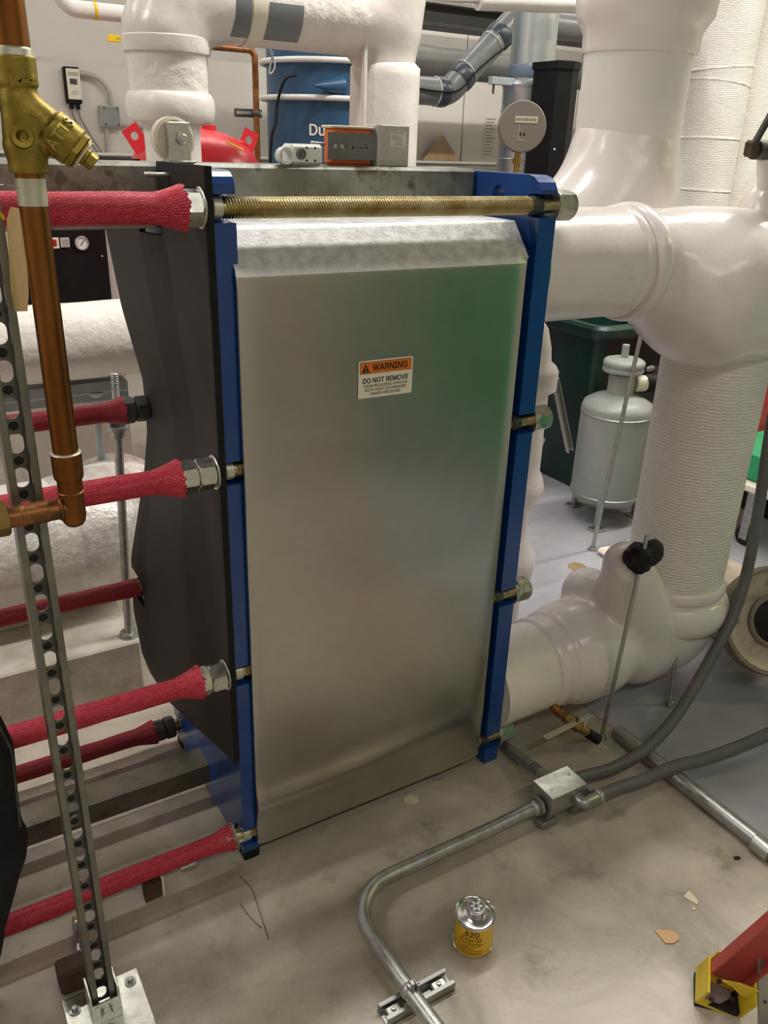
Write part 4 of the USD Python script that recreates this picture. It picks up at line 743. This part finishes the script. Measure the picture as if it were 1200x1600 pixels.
part(rt, 'top_cap', cat(rod((1.16, 3.17, 1.60), (1.16, 3.17, 1.640), .026, 24)), 'red_paint'); part(rt, 'filler_neck', cat(lathe([(0, 0), (.024, 0), (.024, .02), (.028, .022), (.028, .032), (.022, .036), (0, .036)], (1.255, 3.13, 1.558), (.15, -.1, 1), 28)), 'red_paint')
part(rt, 'yellow_sticker', prism(sbox(-.035, -.006, .035, .006), np.array([1.195, 3.012, 1.575]), np.array([.93, .1, -.36]), np.array([.2, .72, .66]), np.array([.33, -.69, .65]), .0015), 'yellow', smooth=False)
dr = thing('blue_drum', 'blue upright drum with pale hoop pipes, behind the white header', 'drum', (1.95, 3.7, 0))
part(dr, 'drum', lathe([(0, 0), (.29, 0), (.30, .01), (.30, .8), (.306, .81), (.306, .83), (.30, .84), (.30, 2.3), (.28, 2.35), (0, 2.4)], (1.95, 3.7, 0), Z, 64), 'drum_blue', smooth=40)
for z in (1.905, 1.765): part(dr, 'hoop', tube([(1.95+.322*math.cos(a), 3.7+.322*math.sin(a), z) for a in np.linspace(0, 2*np.pi, 65)], .0115, 12, False), 'glaze', smooth=60)
part(dr, 'nozzle_cone', rod((1.70, 3.40, 1.805), (1.84, 3.43, 1.812), .004, 28, .038), 'drum_blue')
part(dr, 'lettering', wrap_text('Du', .042, (1.95, 3.7, 0), Z, .3005, math.atan2(*(lambda u, q, n: (n@q, n@u))(*frame(Z)[:2], np.array([-.66, -.75, 0]))), 1.622, .002, True), 'label_white', smooth=False)
cl = thing('copper_line', 'thin copper line dropping down the wall left of the blue drum', 'pipe', (1.51, 3.55, 1.0))
part(cl, 'tube', tube(fillet([(1.12, 3.55, 1.925), (1.508, 3.55, 1.925), (1.508, 3.55, 0)], .03), .0125, 16), 'copper_old', smooth=60); part(cl, 'clamp_rail', bx(1.43, 1.545, 3.575, 3.60, 1.68, 1.712, .002), 'dark_steel', smooth=False); part(cl, 'rail_face', bx(1.43, 1.545, 3.570, 3.576, 1.690, 1.702, .001), 'galvanised', smooth=False); part(cl, 'clamp', ring((1.508, 3.55, 1.696), Z, .0125, .004, .02, 20), 'dark_steel'); part(cl, 'yellow_tip', bx(1.335, 1.352, 3.53, 3.548, 1.934, 1.948, .003), 'yellow', smooth=False)
bc_ = thing('black_cable', 'thin black cable looping beside the copper line', 'cable', (1.56, 3.45, 1.2)); part(bc_, 'cable', tube(spline([(1.63, 3.42, 1.84), (1.58, 3.42, 1.82), (1.56, 3.45, 1.74), (1.55, 3.45, 1.66), (1.525, 3.45, 1.55), (1.51, 3.46, 1.0)]), .006, 10), 'black', smooth=60); part(bc_, 'loop', tube(spline([(1.52, 3.47, 2.2), (1.535, 3.47, 1.96), (1.555, 3.46, 1.87), (1.53, 3.46, 1.84), (1.548, 3.46, 1.92)]), .0035, 8), 'galvanised', smooth=60)
wc = thing('wall_controller', 'slim white wall controller with a dark display and two cables', 'controller', (1.09, 4.9, 1.7))
part(wc, 'case', bx(1.052, 1.128, 4.94, 4.985, 1.735, 1.905, .004), 'black', smooth=False, label='black back case'); part(wc, 'face', bx(1.060, 1.128, 4.934, 4.941, 1.755, 1.897, .002), 'label_white', smooth=False, label='white face'); part(wc, 'display', bx(1.075, 1.110, 4.931, 4.935, 1.825, 1.85), 'dark_steel', smooth=False)
part(wc, 'print_line', cat(*[bx(1.068, 1.120, 4.9325, 4.9342, z, z+.004) for z in (1.875, 1.866)], *[bx(1.078, 1.112, 4.9325, 4.9342, z, z+.002) for z in (1.79, 1.78)]), 'faint_ink', smooth=False); part(wc, 'gland', cat(rod((1.076, 4.96, 1.735), (1.076, 4.96, 1.71), .0115, 14), rod((1.108, 4.96, 1.735), (1.108, 4.96, 1.71), .0115, 14)), 'black')
for o in (0, .032): part(wc, 'cable', tube(spline([(1.076+o, 4.96, 1.715), (1.085+o, 4.955, 1.66), (1.13+o*.9, 4.95, 1.58), (1.185+o*.6, 4.94, 1.50), (1.20+o*.4, 4.90, 1.45)]), .0055, 10), 'wall_trim', smooth=60)
jb = thing('wall_junction_box', 'square grey metal junction box on the wall with curved grey conduit', 'box', (1.265, 4.95, 1.5))
part(jb, 'box', bx(1.215, 1.315, 4.93, 4.985, 1.632, 1.735, .004), 'box_grey', smooth=False); part(jb, 'cover', bx(1.22, 1.31, 4.926, 4.932, 1.637, 1.73, .002), 'tank_grey', smooth=False); part(jb, 'cover_screw', cat(*[rod((x, 4.927, z), (x, 4.923, z), .004, 8) for x, z in ((1.232, 1.722), (1.30, 1.72), (1.235, 1.645), (1.302, 1.645))]), 'black')
part(jb, 'curved_conduit', tube(spline([(1.12, 4.955, 1.878), (1.17, 4.95, 1.878), (1.225, 4.95, 1.86), (1.268, 4.95, 1.81), (1.283, 4.955, 1.735)]), .0125, 14), 'box_grey', smooth=60); part(jb, 'drop_conduit', rod((1.243, 4.96, 1.635), (1.243, 4.96, 1.46), .0115, 14), 'box_grey'); part(jb, 'side_conduit', rod((1.312, 4.96, 1.645), (1.46, 4.96, 1.640), .0115, 14), 'box_grey')
cbd = thing('cardboard_sheet', 'brown cardboard piece leaning on the wall ledge behind the brass strainer', 'cardboard', (.92, 4.9, 1.505)); part(cbd, 'sheet', moved(bx(.868, 1.005, 4.93, 4.94, 1.506, 1.688), 3, 'x', about=(.9, 4.94, 1.506)), 'cardboard', smooth=False)
ply = single('plywood_triangle', prism(Polygon([(-.15, 0), (.15, 0), (0, .155)]), (3.40, 4.935, 1.506), X, Z, -Y, .014), 'plywood', 'brown plywood triangle standing on the wall ledge', 'plywood', smooth=False)
ps = thing('wall_notice', 'faint printed paper notice on the wall left of the grey duct', 'paper', (3.83, 4.98, 1.53)); part(ps, 'sheet', bx(3.775, 3.885, 4.981, 4.984, 1.53, 1.80), 'paper', smooth=False); part(ps, 'print_line', cat(*[bx(3.787, 3.787+.05+.03*((i*7) % 3)/2, 4.9795, 4.9812, z, z+.006) for i, z in enumerate(np.arange(1.55, 1.79, .02))]), 'faint_ink', smooth=False)
tp = thing('thin_wall_conduits', 'pair of thin vertical lines, copper and white, at the upper left wall', 'conduit', (.83, 4.5, 1.5)); part(tp, 'copper_tube', tube(fillet([(1.05, 4.55, 2.158), (.824, 4.55, 2.155), (.838, 4.55, .5)], .03), .0085, 12), 'copper_old', smooth=60); part(tp, 'white_tube', rod((.80, 4.56, .3), (.80, 4.56, 3.6), .008, 12), 'white_trim')
prk = thing('wall_pipe_rack', 'row of high white pipes along the wall that band it with shadow', 'pipe', (-.5, 4.6, 2.4))
for z, r in ((2.47, .05), (2.62, .055), (2.80, .06)): part(prk, 'pipe', rod((-3.6, 4.6, z), (2.1, 4.6, z), r, 24), 'insulation_dull')
for x in (-2.6, 1.9): part(prk, 'bracket', bx(x-.02, x+.02, 4.52, 4.985, 2.38, 2.42, .002), 'wall_trim', smooth=False)
# dark steel and big pipes along the wall, upper middle
db = thing('steel_beam', 'dark steel beam running along the wall at the top', 'beam', (3.5, 4.6, 2.2)); part(db, 'web', bx(2.2, 7.5, 4.60, 4.63, 2.225, 2.345), 'beam_dark', smooth=False); part(db, 'top_flange', bx(2.2, 7.5, 4.53, 4.70, 2.33, 2.35, .002), 'wall_trim', smooth=False); part(db, 'bottom_flange', bx(2.2, 7.5, 4.53, 4.70, 2.215, 2.235, .002), 'beam_dark', smooth=False); part(db, 'bracket', cat(bx(7.2, 7.3, 4.5, 4.985, 2.0, 2.35)), 'beam_dark', smooth=False)
dg = thing('grey_wall_pipe', 'thick dark grey horizontal pipe along the wall under the steel beam', 'pipe', (3.6, 4.35, 1.94)); part(dg, 'pipe', rod((2.4, 4.35, 2.015), (7.4, 4.35, 2.035), .078, 36), 'dark_grey_pipe'); part(dg, 'coupling', cat(ring((2.85, 4.35, 2.017), X, .076, .009, .16, 40)), 'dark_grey_pipe')
pv = thing('grey_plastic_pipe', 'grey plastic pipe with cable ties climbing to the right in a bend', 'pipe', (2.7, 3.6, 1.8))
pvp = fillet([(2.252, 3.6, 1.828), (2.50, 3.6, 1.828), (2.855, 3.6, 2.152), (3.9, 3.6, 2.16)], .10, 14); part(pv, 'pipe', tube(pvp, .060, 32), 'pvc_grey', smooth=60)
d45 = np.array([.355, 0, .324]); d45 /= np.linalg.norm(d45)
for c_, d_, w_ in (((2.46, 3.6, 1.828), X, .055), ((2.575, 3.6, 1.897), d45, .06), ((2.775, 3.6, 2.079), d45, .055), ((2.93, 3.6, 2.152), X, .05)): part(pv, 'coupling', ring(c_, d_, .060, .006, w_, 36), 'pvc_dark')
for c_, d_ in (((2.425, 3.6, 1.828), X), ((2.60, 3.6, 1.920), d45), ((2.74, 3.6, 2.047), d45)): part(pv, 'cable_tie', ring(c_, d_, .0605, .004, .006, 36), 'white_trim')
part(pv, 'cable', tube(spline([(2.27, 3.535, 1.832), (2.42, 3.53, 1.825), (2.52, 3.53, 1.84), (2.62, 3.53, 1.93), (2.76, 3.52, 2.03), (2.86, 3.5, 2.08), (3.0, 3.45, 2.10)]), .0045, 8), 'black', smooth=60)
gd = thing('galvanised_duct', 'galvanised vertical round duct with a blue grey coupling', 'duct', (2.68, 3.2, 1.0)); part(gd, 'duct', lathe([(.118, 1.0), (.118, 1.83), (.122, 1.845), (.122, 1.852), (.096, 1.872), (.096, 3.4)], (2.66, 3.2, 0), Z, 44), 'duct_galv', smooth=35); part(gd, 'coupling', ring((2.66, 3.2, 1.905), Z, .096, .005, .055, 44), 'coupling_blue'); part(gd, 'seam', cat(lathe([(.117, -.004), (.1215, 0), (.117, .004)], (2.66, 3.2, 1.74), (.08, 0, 1), 44), lathe([(.117, -.004), (.1215, 0), (.117, .004)], (2.66, 3.2, 1.55), (.04, 0, 1), 44)), 'duct_galv'); part(gd, 'hanger_rail', bx(2.435, 2.56, 3.18, 3.21, 1.845, 1.875, .002), 'blue_grey_rail', smooth=False); part(gd, 'hanger_bolt', rod((2.455, 3.195, 1.81), (2.455, 3.195, 1.85), .005, 10), 'dark_steel')
dt = thing('round_thermostat', 'round taupe gauge housing on a brass stem above the blue frame plate', 'gauge', (2.13, 2.6, 1.55))
dd = np.array([-.45, -.88, .05]); dc = np.array([2.145, 2.6, 1.672]); part(dt, 'housing', lathe([(0, -.035), (.080, -.035), (.0875, -.025), (.0875, -.004), (.084, 0), (0, 0)], dc, dd, 56), 'disc_taupe', smooth=35)
ud = np.cross([0, 0, 1.], dd); ud /= -np.linalg.norm(ud); ud = -ud; vd = np.cross(dd/np.linalg.norm(dd), ud)
dn = dd/np.linalg.norm(dd)
nl = part(dt, 'nameplate', prism(sbox(-.030, .012, .052, .034), dc, ud, vd, dn, .0015), 'solder', smooth=False, label='pale nameplate'); part(nl, 'nameplate_print', cat(*[prism(sbox(-.026+i*.0095, .018, -.026+i*.0095+.0062, .028), dc+dn*.0015, ud, vd, dn, .0005) for i in range(8)]), 'disc_taupe', smooth=False)
part(dt, 'slot', cat(*[prism(sbox(x, -.030, x+.006, -.021), dc, ud, vd, dn, .001) for x in (-.010, .004)]), 'black', smooth=False); part(dt, 'moulded_line', cat(prism(sbox(-.014, -.044, -.0125, .008), dc, ud, vd, dn, .0008), prism(sbox(-.014, -.046, .014, -.0445), dc, ud, vd, dn, .0008)), 'box_grey', smooth=False)
part(dt, 'stem', cat(rod((2.15, 2.62, 1.60), (2.15, 2.62, 1.40), .012, 14), hexnut((2.15, 2.62, 1.545), Z, .032, .02)), 'brass_dark')
part(dt, 'thermowell', rod((2.15, 2.62, 1.42), (2.15, 2.62, .0025), .011, 14), 'galvanised')
be = thing('black_enclosure', 'tall black angular enclosure standing beside the galvanised duct', 'cabinet', (2.7, 3.0, 1.0))
bpoly = Polygon([(-.05, -.06), (.015, -.08), (.075, -.05), (.075, .09), (-.05, .09)]); part(be, 'body', prism(bpoly, (2.615, 2.98, .002), X, Y, Z, 1.90), 'black', smooth=False); part(be, 'cap', prism(bpoly.buffer(.006, join_style=2), (2.615, 2.98, 1.902), X, Y, Z, .028), 'black', smooth=False); part(be, 'screw', rod((2.585, 2.918, 1.60), (2.583, 2.908, 1.60), .004, 8), 'label_white')
tw = thing('small_white_pipe', 'white pipe stub entering at the top edge above the grey bend', 'pipe', (2.3, 2.9, 2.06)); part(tw, 'pipe', rod((2.14, 2.92, 2.10), (3.2, 2.86, 2.17), .036, 28), 'insulation_dull'); part(tw, 'end_cap', cat(rod((1.98, 2.93, 2.085), (2.14, 2.92, 2.10), .004, 10, .014)), 'box_grey')
q = thing('background_valve', 'grey and white valve body seen in the gap between two thick white pipes', 'valve', (3.9, 3.72, 0)); part(q, 'body', lathe([(0, 1.50), (.056, 1.512), (.069, 1.60), (.05, 1.64), (.05, 1.725), (.069, 1.75), (.069, 1.875), (0, 1.9)], (3.9, 3.725, 0), Z, 28), 'insulation_dull', smooth=40); part(q, 'bonnet', bx(3.82, 4.0, 3.67, 3.79, 1.9, 2.08, .012), 'pvc_grey', smooth=False); part(q, 'dark_base', bx(3.78, 4.02, 3.68, 3.80, 1.32, 1.50, .01), 'pvc_grey', smooth=False); part(q, 'stand_leg', rod((3.9, 3.74, .0025), (3.9, 3.74, 1.34), .036, 14), 'dark_grey_pipe')
for zz in (2.04, 2.19): part(q, 'black_arm', bx(3.75, 4.25, 3.78, 3.88, zz, zz+.055, .004), 'black', smooth=False)

# ================================================================ THE FLOOR IN FRONT
em = thing('floor_conduit', 'bright steel conduit curving along the floor to the junction box', 'conduit', (.8, 1.0, 0))
CZ = .043
part(em, 'conduit', tube(fillet([(1.238, 1.189, CZ+.008), (1.1, 1.192, CZ), (.668, 1.192, CZ), (.672, .95, CZ), (.698, .40, CZ)], [.3, .17, .3], 16), .0168, 28), 'galvanised', smooth=60)
part(em, 'coupling', cat(ring((1.222, 1.189, CZ+.0075), X, .0165, .0045, .018, 28), hexnut((1.230, 1.189, CZ+.0078), X, .046, .010)), 'aluminium')
ck = part(em, 'strut_clip', cat(bx(.612, .776, .906, .9095, .0, .0215, .001), bx(.612, .776, .9435, .947, .0, .0215, .001), bx(.612, .776, .906, .947, 0, .003), bx(.612, .776, .906, .916, .0195, .0225, .001), bx(.612, .776, .937, .947, .0195, .0225, .001)), 'aluminium', smooth=False, label='short channel piece under the conduit')
for x in (.638, .748):
    w_ = part(ck, 'square_washer', bx(x-.017, x+.017, .913, .940, .006, .013, .004), 'zinc', smooth=False); part(ck, 'screw', lathe([(0, 0), (.0055, 0), (.0045, .004), (0, .0045)], (x, .9265, .013), Z, 18), 'galvanised')
sd = np.array([.03, -.55, 0]); sd /= np.linalg.norm(sd); sx = .6735
part(ck, 'pipe_strap', cat(ring((sx, .9265, CZ), sd, .0165, .0028, .016, 28), bx(sx-.004, sx+.004, .912, .924, CZ+.012, CZ+.034, .001), bx(sx+.0062, sx+.0085, .908, .926, CZ+.012, CZ+.032, .0006), rod((sx-.010, .917, CZ+.025), (sx+.016, .917, CZ+.025), .003, 10), hexnut((sx-.010, .917, CZ+.025), X, .010, .006)), 'aluminium', smooth=False)
jn = thing('floor_junction_box', 'steel junction box with a screwed lid standing on the floor beside the exchanger', 'box', (1.3, 1.19, 0))
part(jn, 'box', bx(1.246, 1.360, 1.151, 1.226, .045, .098, .002), 'aluminium', smooth=False); part(jn, 'lid', bx(1.2445, 1.3615, 1.1495, 1.2275, .098, .1005, .0008), 'zinc', smooth=False, label='flat shiny lid'); part(jn, 'lid_screw', cat(*[lathe([(0, 0), (.0032, 0), (.002, .0018), (0, .002)], (x, y, .1005), Z, 12) for x, y in ((1.263, 1.178), (1.343, 1.199))]), 'chrome')
part(jn, 'support', cat(bx(1.225, 1.275, 1.155, 1.185, 0, .022, .001), bx(1.33, 1.42, 1.16, 1.20, 0, .022, .001), bx(1.25, 1.36, 1.165, 1.215, .022, .045)), 'aluminium', smooth=False)
fx = thing('flexible_conduit', 'grey flexible conduit rising from the junction box past the white riser', 'conduit', (1.8, 1.3, 0))
part(fx, 'conduit', tube(spline([(1.362, 1.203, .068), (1.42, 1.206, .058), (1.52, 1.21, .036), (1.64, 1.215, .040), (1.76, 1.235, .065), (1.88, 1.27, .105), (2.02, 1.315, .18), (2.13, 1.345, .28), (2.205, 1.38, .42), (2.235, 1.41, .62), (2.225, 1.42, .82), (2.225, 1.42, .93), (2.28, 1.395, 1.0), (2.42, 1.34, 1.03), (2.62, 1.22, 1.12), (2.72, 1.12, 1.35), (2.75, 1.08, 1.8), (2.75, 1.08, 3.0), (2.75, 1.08, 3.98)], 8), .0172, 20), 'flex_conduit', smooth=60)
f2 = thing('flexible_conduit', 'grey flexible conduit curling from an elbow fitting toward the right frame edge', 'conduit', (1.6, 1.1, 0))
part(f2, 'conduit', tube(spline([(1.395, 1.133, .058), (1.47, 1.138, .046), (1.56, 1.135, .036), (1.66, 1.122, .050), (1.78, 1.09, .062), (1.95, 1.06, .085), (2.12, 1.03, .14), (2.36, 1.06, .22), (2.60, 1.24, .28), (2.70, 1.42, .285)], 8), .0175, 20), 'flex_conduit', smooth=60)
part(f2, 'elbow_fitting', cat(tube(fillet([(1.330, 1.152, .066), (1.330, 1.125, .066), (1.395, 1.131, .059)], .022, 10), .0155, 20), lathe([(0, 0), (.018, 0), (.018, .006), (0, .006)], (1.330, 1.150, .066), -Y, 24), ring((1.388, 1.131, .0598), (1, .1, -.1), .016, .006, .016, 24)), 'aluminium', smooth=50)
bcn = thing('floor_conduit', 'dusty grey conduit running back from the junction box under the white lower branch', 'conduit', (1.335, 1.5, 0))
part(bcn, 'conduit', tube([(1.335, 1.226, .048), (1.336, 1.34, .030), (1.338, 1.42, .018), (1.34, 1.9, .016)], .0155, 20), 'galvanised', smooth=60); part(bcn, 'coupling', rod((1.335, 1.227, .0475), (1.3355, 1.262, .043), .019, 20), 'aluminium'); part(bcn, 'ink_mark', cat(*[ring((1.3358, 1.30+.011*i, .0366-.0016*i), (0, 1, -.14), .0152, .0007, .004, 20) for i in range(3)]), 'dark_steel')
fp = thing('floor_pipe', 'long grey steel pipe lying along the painted floor edge', 'pipe', (1.66, .9, 0)); part(fp, 'pipe', rod((1.655, -.6, .0225), (1.668, 1.335, .0225), .0215, 24), 'galvanised'); part(fp, 'coupling', rod((1.6585, .80, .0225), (1.659, .85, .0225), .0235, 24), 'galvanised')
# (the can stands between the conduit bend and the ladder)
cn = thing('adhesive_can', 'yellow adhesive can with a silver screw cap standing on the floor', 'can', (.875, .98, 0))
K = (.875, .98, 0); part(cn, 'can_body', lathe([(0, .002), (.040, .001), (.0425, .004), (.0425, .0855), (.040, .088)], K, Z, 56), 'can_yellow', smooth=35); part(cn, 'bottom_rim', lathe([(.0415, 0), (.0442, .0), (.0448, .0025), (.0442, .005), (.042, .006)], K, Z, 56), 'chrome', smooth=50); part(cn, 'can_top', lathe([(.041, .084), (.0445, .0855), (.0448, .089), (.0436, .091), (.041, .090), (.0385, .086), (.028, .0872), (.024, .091), (.0, .092)], K, Z, 56), 'chrome', smooth=50)
part(cn, 'screw_cap', lathe([(.0205, .090), (.0205, .095), (.0192, .0955), (.0192, .1005), (.0205, .101), (.0205, .109), (.019, .111), (.0165, .1112), (.0155, .109), (.0, .109)], K, Z, 48), 'chrome', smooth=40)
part(cn, 'cap_relief', cat(*[moved(bx(-.0032, .0032, -.0045, .0045, .109, .1105, .0012), 60*i, 'z', (K[0]+.0085*math.cos(math.radians(60*i+90)), K[1]+.0085*math.sin(math.radians(60*i+90)), 0)) for i in range(6)]), 'galvanised', smooth=False)
u0, q0, _ = frame(Z); nd = np.array([-.70, -.70, 0]); ca = math.atan2(nd@q0, nd@u0)
part(cn, 'can_lettering', cat(wrap_text('620', .0125, K, Z, .0426, ca, .0665, .0004, True), wrap_text('CONTACT ADHESIVE', .0032, K, Z, .0426, ca, .0605, .0003), wrap_text('K-FLEX USA', .0056, K, Z, .0426, ca, .0515, .0004, True)), 'ink', smooth=False)
part(cn, 'can_fine_print', cat(*[arc_patch((K[0], K[1], h), Z, .0426, .0012, math.degrees(ca)+a0, math.degrees(ca)+a1, .0003, 14) for h, a0, a1 in ((.046, -42, 30), (.042, -40, 38), (.037, -20, 30), (.033, -40, -5), (.029, -30, 10), (.024, -38, 36), (.018, -36, 30), (.0135, -30, 34))]), 'wood_dark', smooth=False)

sl_ = thing('step_ladder', 'red fibreglass step ladder leg with a yellow foot at the lower right corner', 'ladder', (1.2, .6, 0))
A0 = np.array([1.184, .634, .010]); rd = np.array([1.225, .565, .30])-np.array([1.232, .641, .085]); rd /= np.linalg.norm(rd)
w0 = np.array([.654, -.756, 0]); w0 -= (w0@rd)*rd; w0 /= np.linalg.norm(w0); d0 = np.cross(rd, w0)
if d0[0] < 0: d0 = -d0
def wall(u0, u1, v0, v1, h0, h1): return prism(sbox(u0, v0, u1, v1), A0+rd*h0, w0, d0, rd, h1-h0)
part(sl_, 'rail', cat(wall(.006, .0095, .040, .066, .02, 1.45), wall(.080, .0835, .040, .066, .02, 1.45), wall(.0095, .080, .062, .066, .02, 1.45)), 'ladder_red', smooth=False, label='red fibreglass side rail')
ft = part(sl_, 'foot_boot', cat(wall(.0, .005, .0, .072, 0, .062), wall(.0845, .0895, .0, .072, 0, .085), wall(.005, .0845, .068, .072, 0, .10), wall(.005, .0845, .0, .068, 0, .007), prism(Polygon([(.0845, .062), (.0845, .1), (.05, .1), (.02, .085), (.045, .076), (.068, .060)]), A0+d0*.024, w0, rd, np.cross(w0, rd), .004)), 'foot_yellow', smooth=False, label='yellow plastic ladder foot'); part(ft, 'foot_tread', prism(sbox(.0, 0, .0895, .072), A0*[1, 1, 0], w0*[1, 1, 0]/np.linalg.norm(w0[:2]), d0*[1, 1, 0]/np.linalg.norm(d0[:2]), np.array([0, 0, 1.]), .012), 'rubber', smooth=False)
part(ft, 'tread_plate', cat(wall(.018, .07, .012, .05, .007, .010)), 'aluminium', smooth=False, label='grey plate inside the foot')
for q, t in ((.016, .03), (.072, .03), (.045, .056), (.03, .014)): part(ft, 'rivet', rod(A0+w0*q+d0*t+rd*.0105, A0+w0*q+d0*t+rd*.014, .0048, 12), 'dark_steel')
A1 = np.array([1.266, .541, 0]); r2 = np.array([.004, .058, .205]); r2 /= np.linalg.norm(r2); u2 = np.array([.85, -.53, 0]); u2 -= (u2@r2)*r2; u2 /= np.linalg.norm(u2); v2 = np.cross(r2, u2)
rp2 = part(sl_, 'side_bracket', prism(sbox(0, -.004, .075, .004), A1, u2, v2, np.cross(u2, v2), .215), 'aluminium', smooth=False, label='grey aluminium upright beside the foot'); part(rp2, 'rivet', rod(A1+r2*.055+u2*.012-v2*.0055, A1+r2*.055+u2*.012+v2*.0055, .004, 12), 'dark_steel')

# litter, blocks and stains on the floor
def chip(name, P, m, label, cat_, t=.003): return single(name, prism(Polygon(P), (0, 0, 0), X, Y, Z, t), m, label, cat_, smooth=False)
chip('plastic_chip', [(1.382, .832), (1.392, .800), (1.403, .806), (1.408, .838)], 'debris', 'small white wedge shaped chip on the floor at right', 'chip')
chip('tan_chip', [(1.250, .800), (1.262, .796), (1.284, .780), (1.288, .766), (1.280, .757), (1.262, .756), (1.246, .765)], 'debris_tan', 'tan half round chip on the floor nearer the ladder', 'chip')
chip('crumb', [(1.372, .796), (1.376, .792), (1.380, .797), (1.376, .803)], 'debris', 'tiny crumb below the white wedge chip', 'crumb')
chip('plaster_dab', [(.97, 1.41), (.985, 1.392), (1.008, 1.396), (1.012, 1.418), (.995, 1.430), (.975, 1.425)], 'debris', 'pale dried plaster dab on the floor below the shroud', 'dab', .0012)
chip('metal_shaving', [(.968, 1.318), (.980, 1.312), (.984, 1.318), (.974, 1.326)], 'zinc', 'tiny bright shaving on the floor in front of the shroud', 'shaving', .002)
chip('pale_crumb', [(1.60, 1.318), (1.606, 1.308), (1.612, 1.312), (1.606, 1.322)], 'debris', 'pale crumb on the floor beside the drain outlet', 'crumb', .002)
chip('dark_crumb', [(1.585, .845), (1.60, .84), (1.603, .848), (1.588, .853)], 'rubber', 'dark crumb on the floor near the long steel pipe', 'crumb', .003)
fw = single('torn_foam', wobble(bx(2.49, 2.56, 2.19, 2.27, .0025, .035, .012), .008, 30, 3), 'label_white', 'white torn foam scrap on the grey floor below the tank', 'foam scrap', smooth=30)
ov = single('rust_stain', lathe([(0, .0), (.036, 0), (.04, .0006), (.036, .0012), (0, .0012)], (2.332, 2.211, .0025), Z, 36), 'stain', 'round brown rust stain on the grey floor', 'stain')
single('wood_block', wobble(bx(.072, .128, 1.283, 1.330, .0, .062, .006), .004, 24, 2), 'wood_dark', 'dark round edged wood chunk behind the foot of the strut post', 'wood block', smooth=30)
wd = thing('wood_wedge', 'dark wood wedge with a white strip, standing on the floor under the lowest red bar', 'wedge', (.305, 1.44, 0)); part(wd, 'wedge', prism(Polygon([(0, 0), (.036, 0), (.040, .05), (0, .046)]), (.285, 1.452, 0), X, Z, -Y, .022), 'wood_dark', smooth=False); part(wd, 'white_strip', bx(.3245, .330, 1.43, 1.475, 0, .053, .001), 'label_white', smooth=False)
nt = thing('square_nut_plate', 'small plated square nut plate on the floor under the lowest red bar', 'nut', (.402, 1.488, 0)); part(nt, 'plate', prism(sbox(-.019, -.014, .019, .014).difference(Point(0, 0).buffer(.005)), (.402, 1.488, 0), X, Y, Z, .008), 'zinc', smooth=False)
bolt_ = thing('brass_plug', 'short grey threaded stub on the floor left of the strut post', 'stub', (.125, 1.40, 0)); part(bolt_, 'stub', cat(rod((.125, 1.365, .0095), (.136, 1.445, .0095), .0088, 16), ring((.130, 1.40, .0095), (.1, .8, 0), .0085, .002, .02, 16)), 'galvanised'); part(bolt_, 'brass_end', rod((.136, 1.445, .0095), (.138, 1.46, .0095), .0075, 12), 'brass')
for i, q in enumerate(([(.499, 1.395, .0015), (.505, 1.34, .012), (.497, 1.273, .008), (.489, 1.205, .0015)], [(.470, 1.325, .0015), (.473, 1.28, .005), (.486, 1.24, .0015)])):
    single('stray_wire', tube(spline(q), .0008, 6), 'ink', ('long thin dark stray wire on the floor left of the shroud', 'short thin dark stray wire beside the longer one on the floor')[i], 'wire', smooth=60)
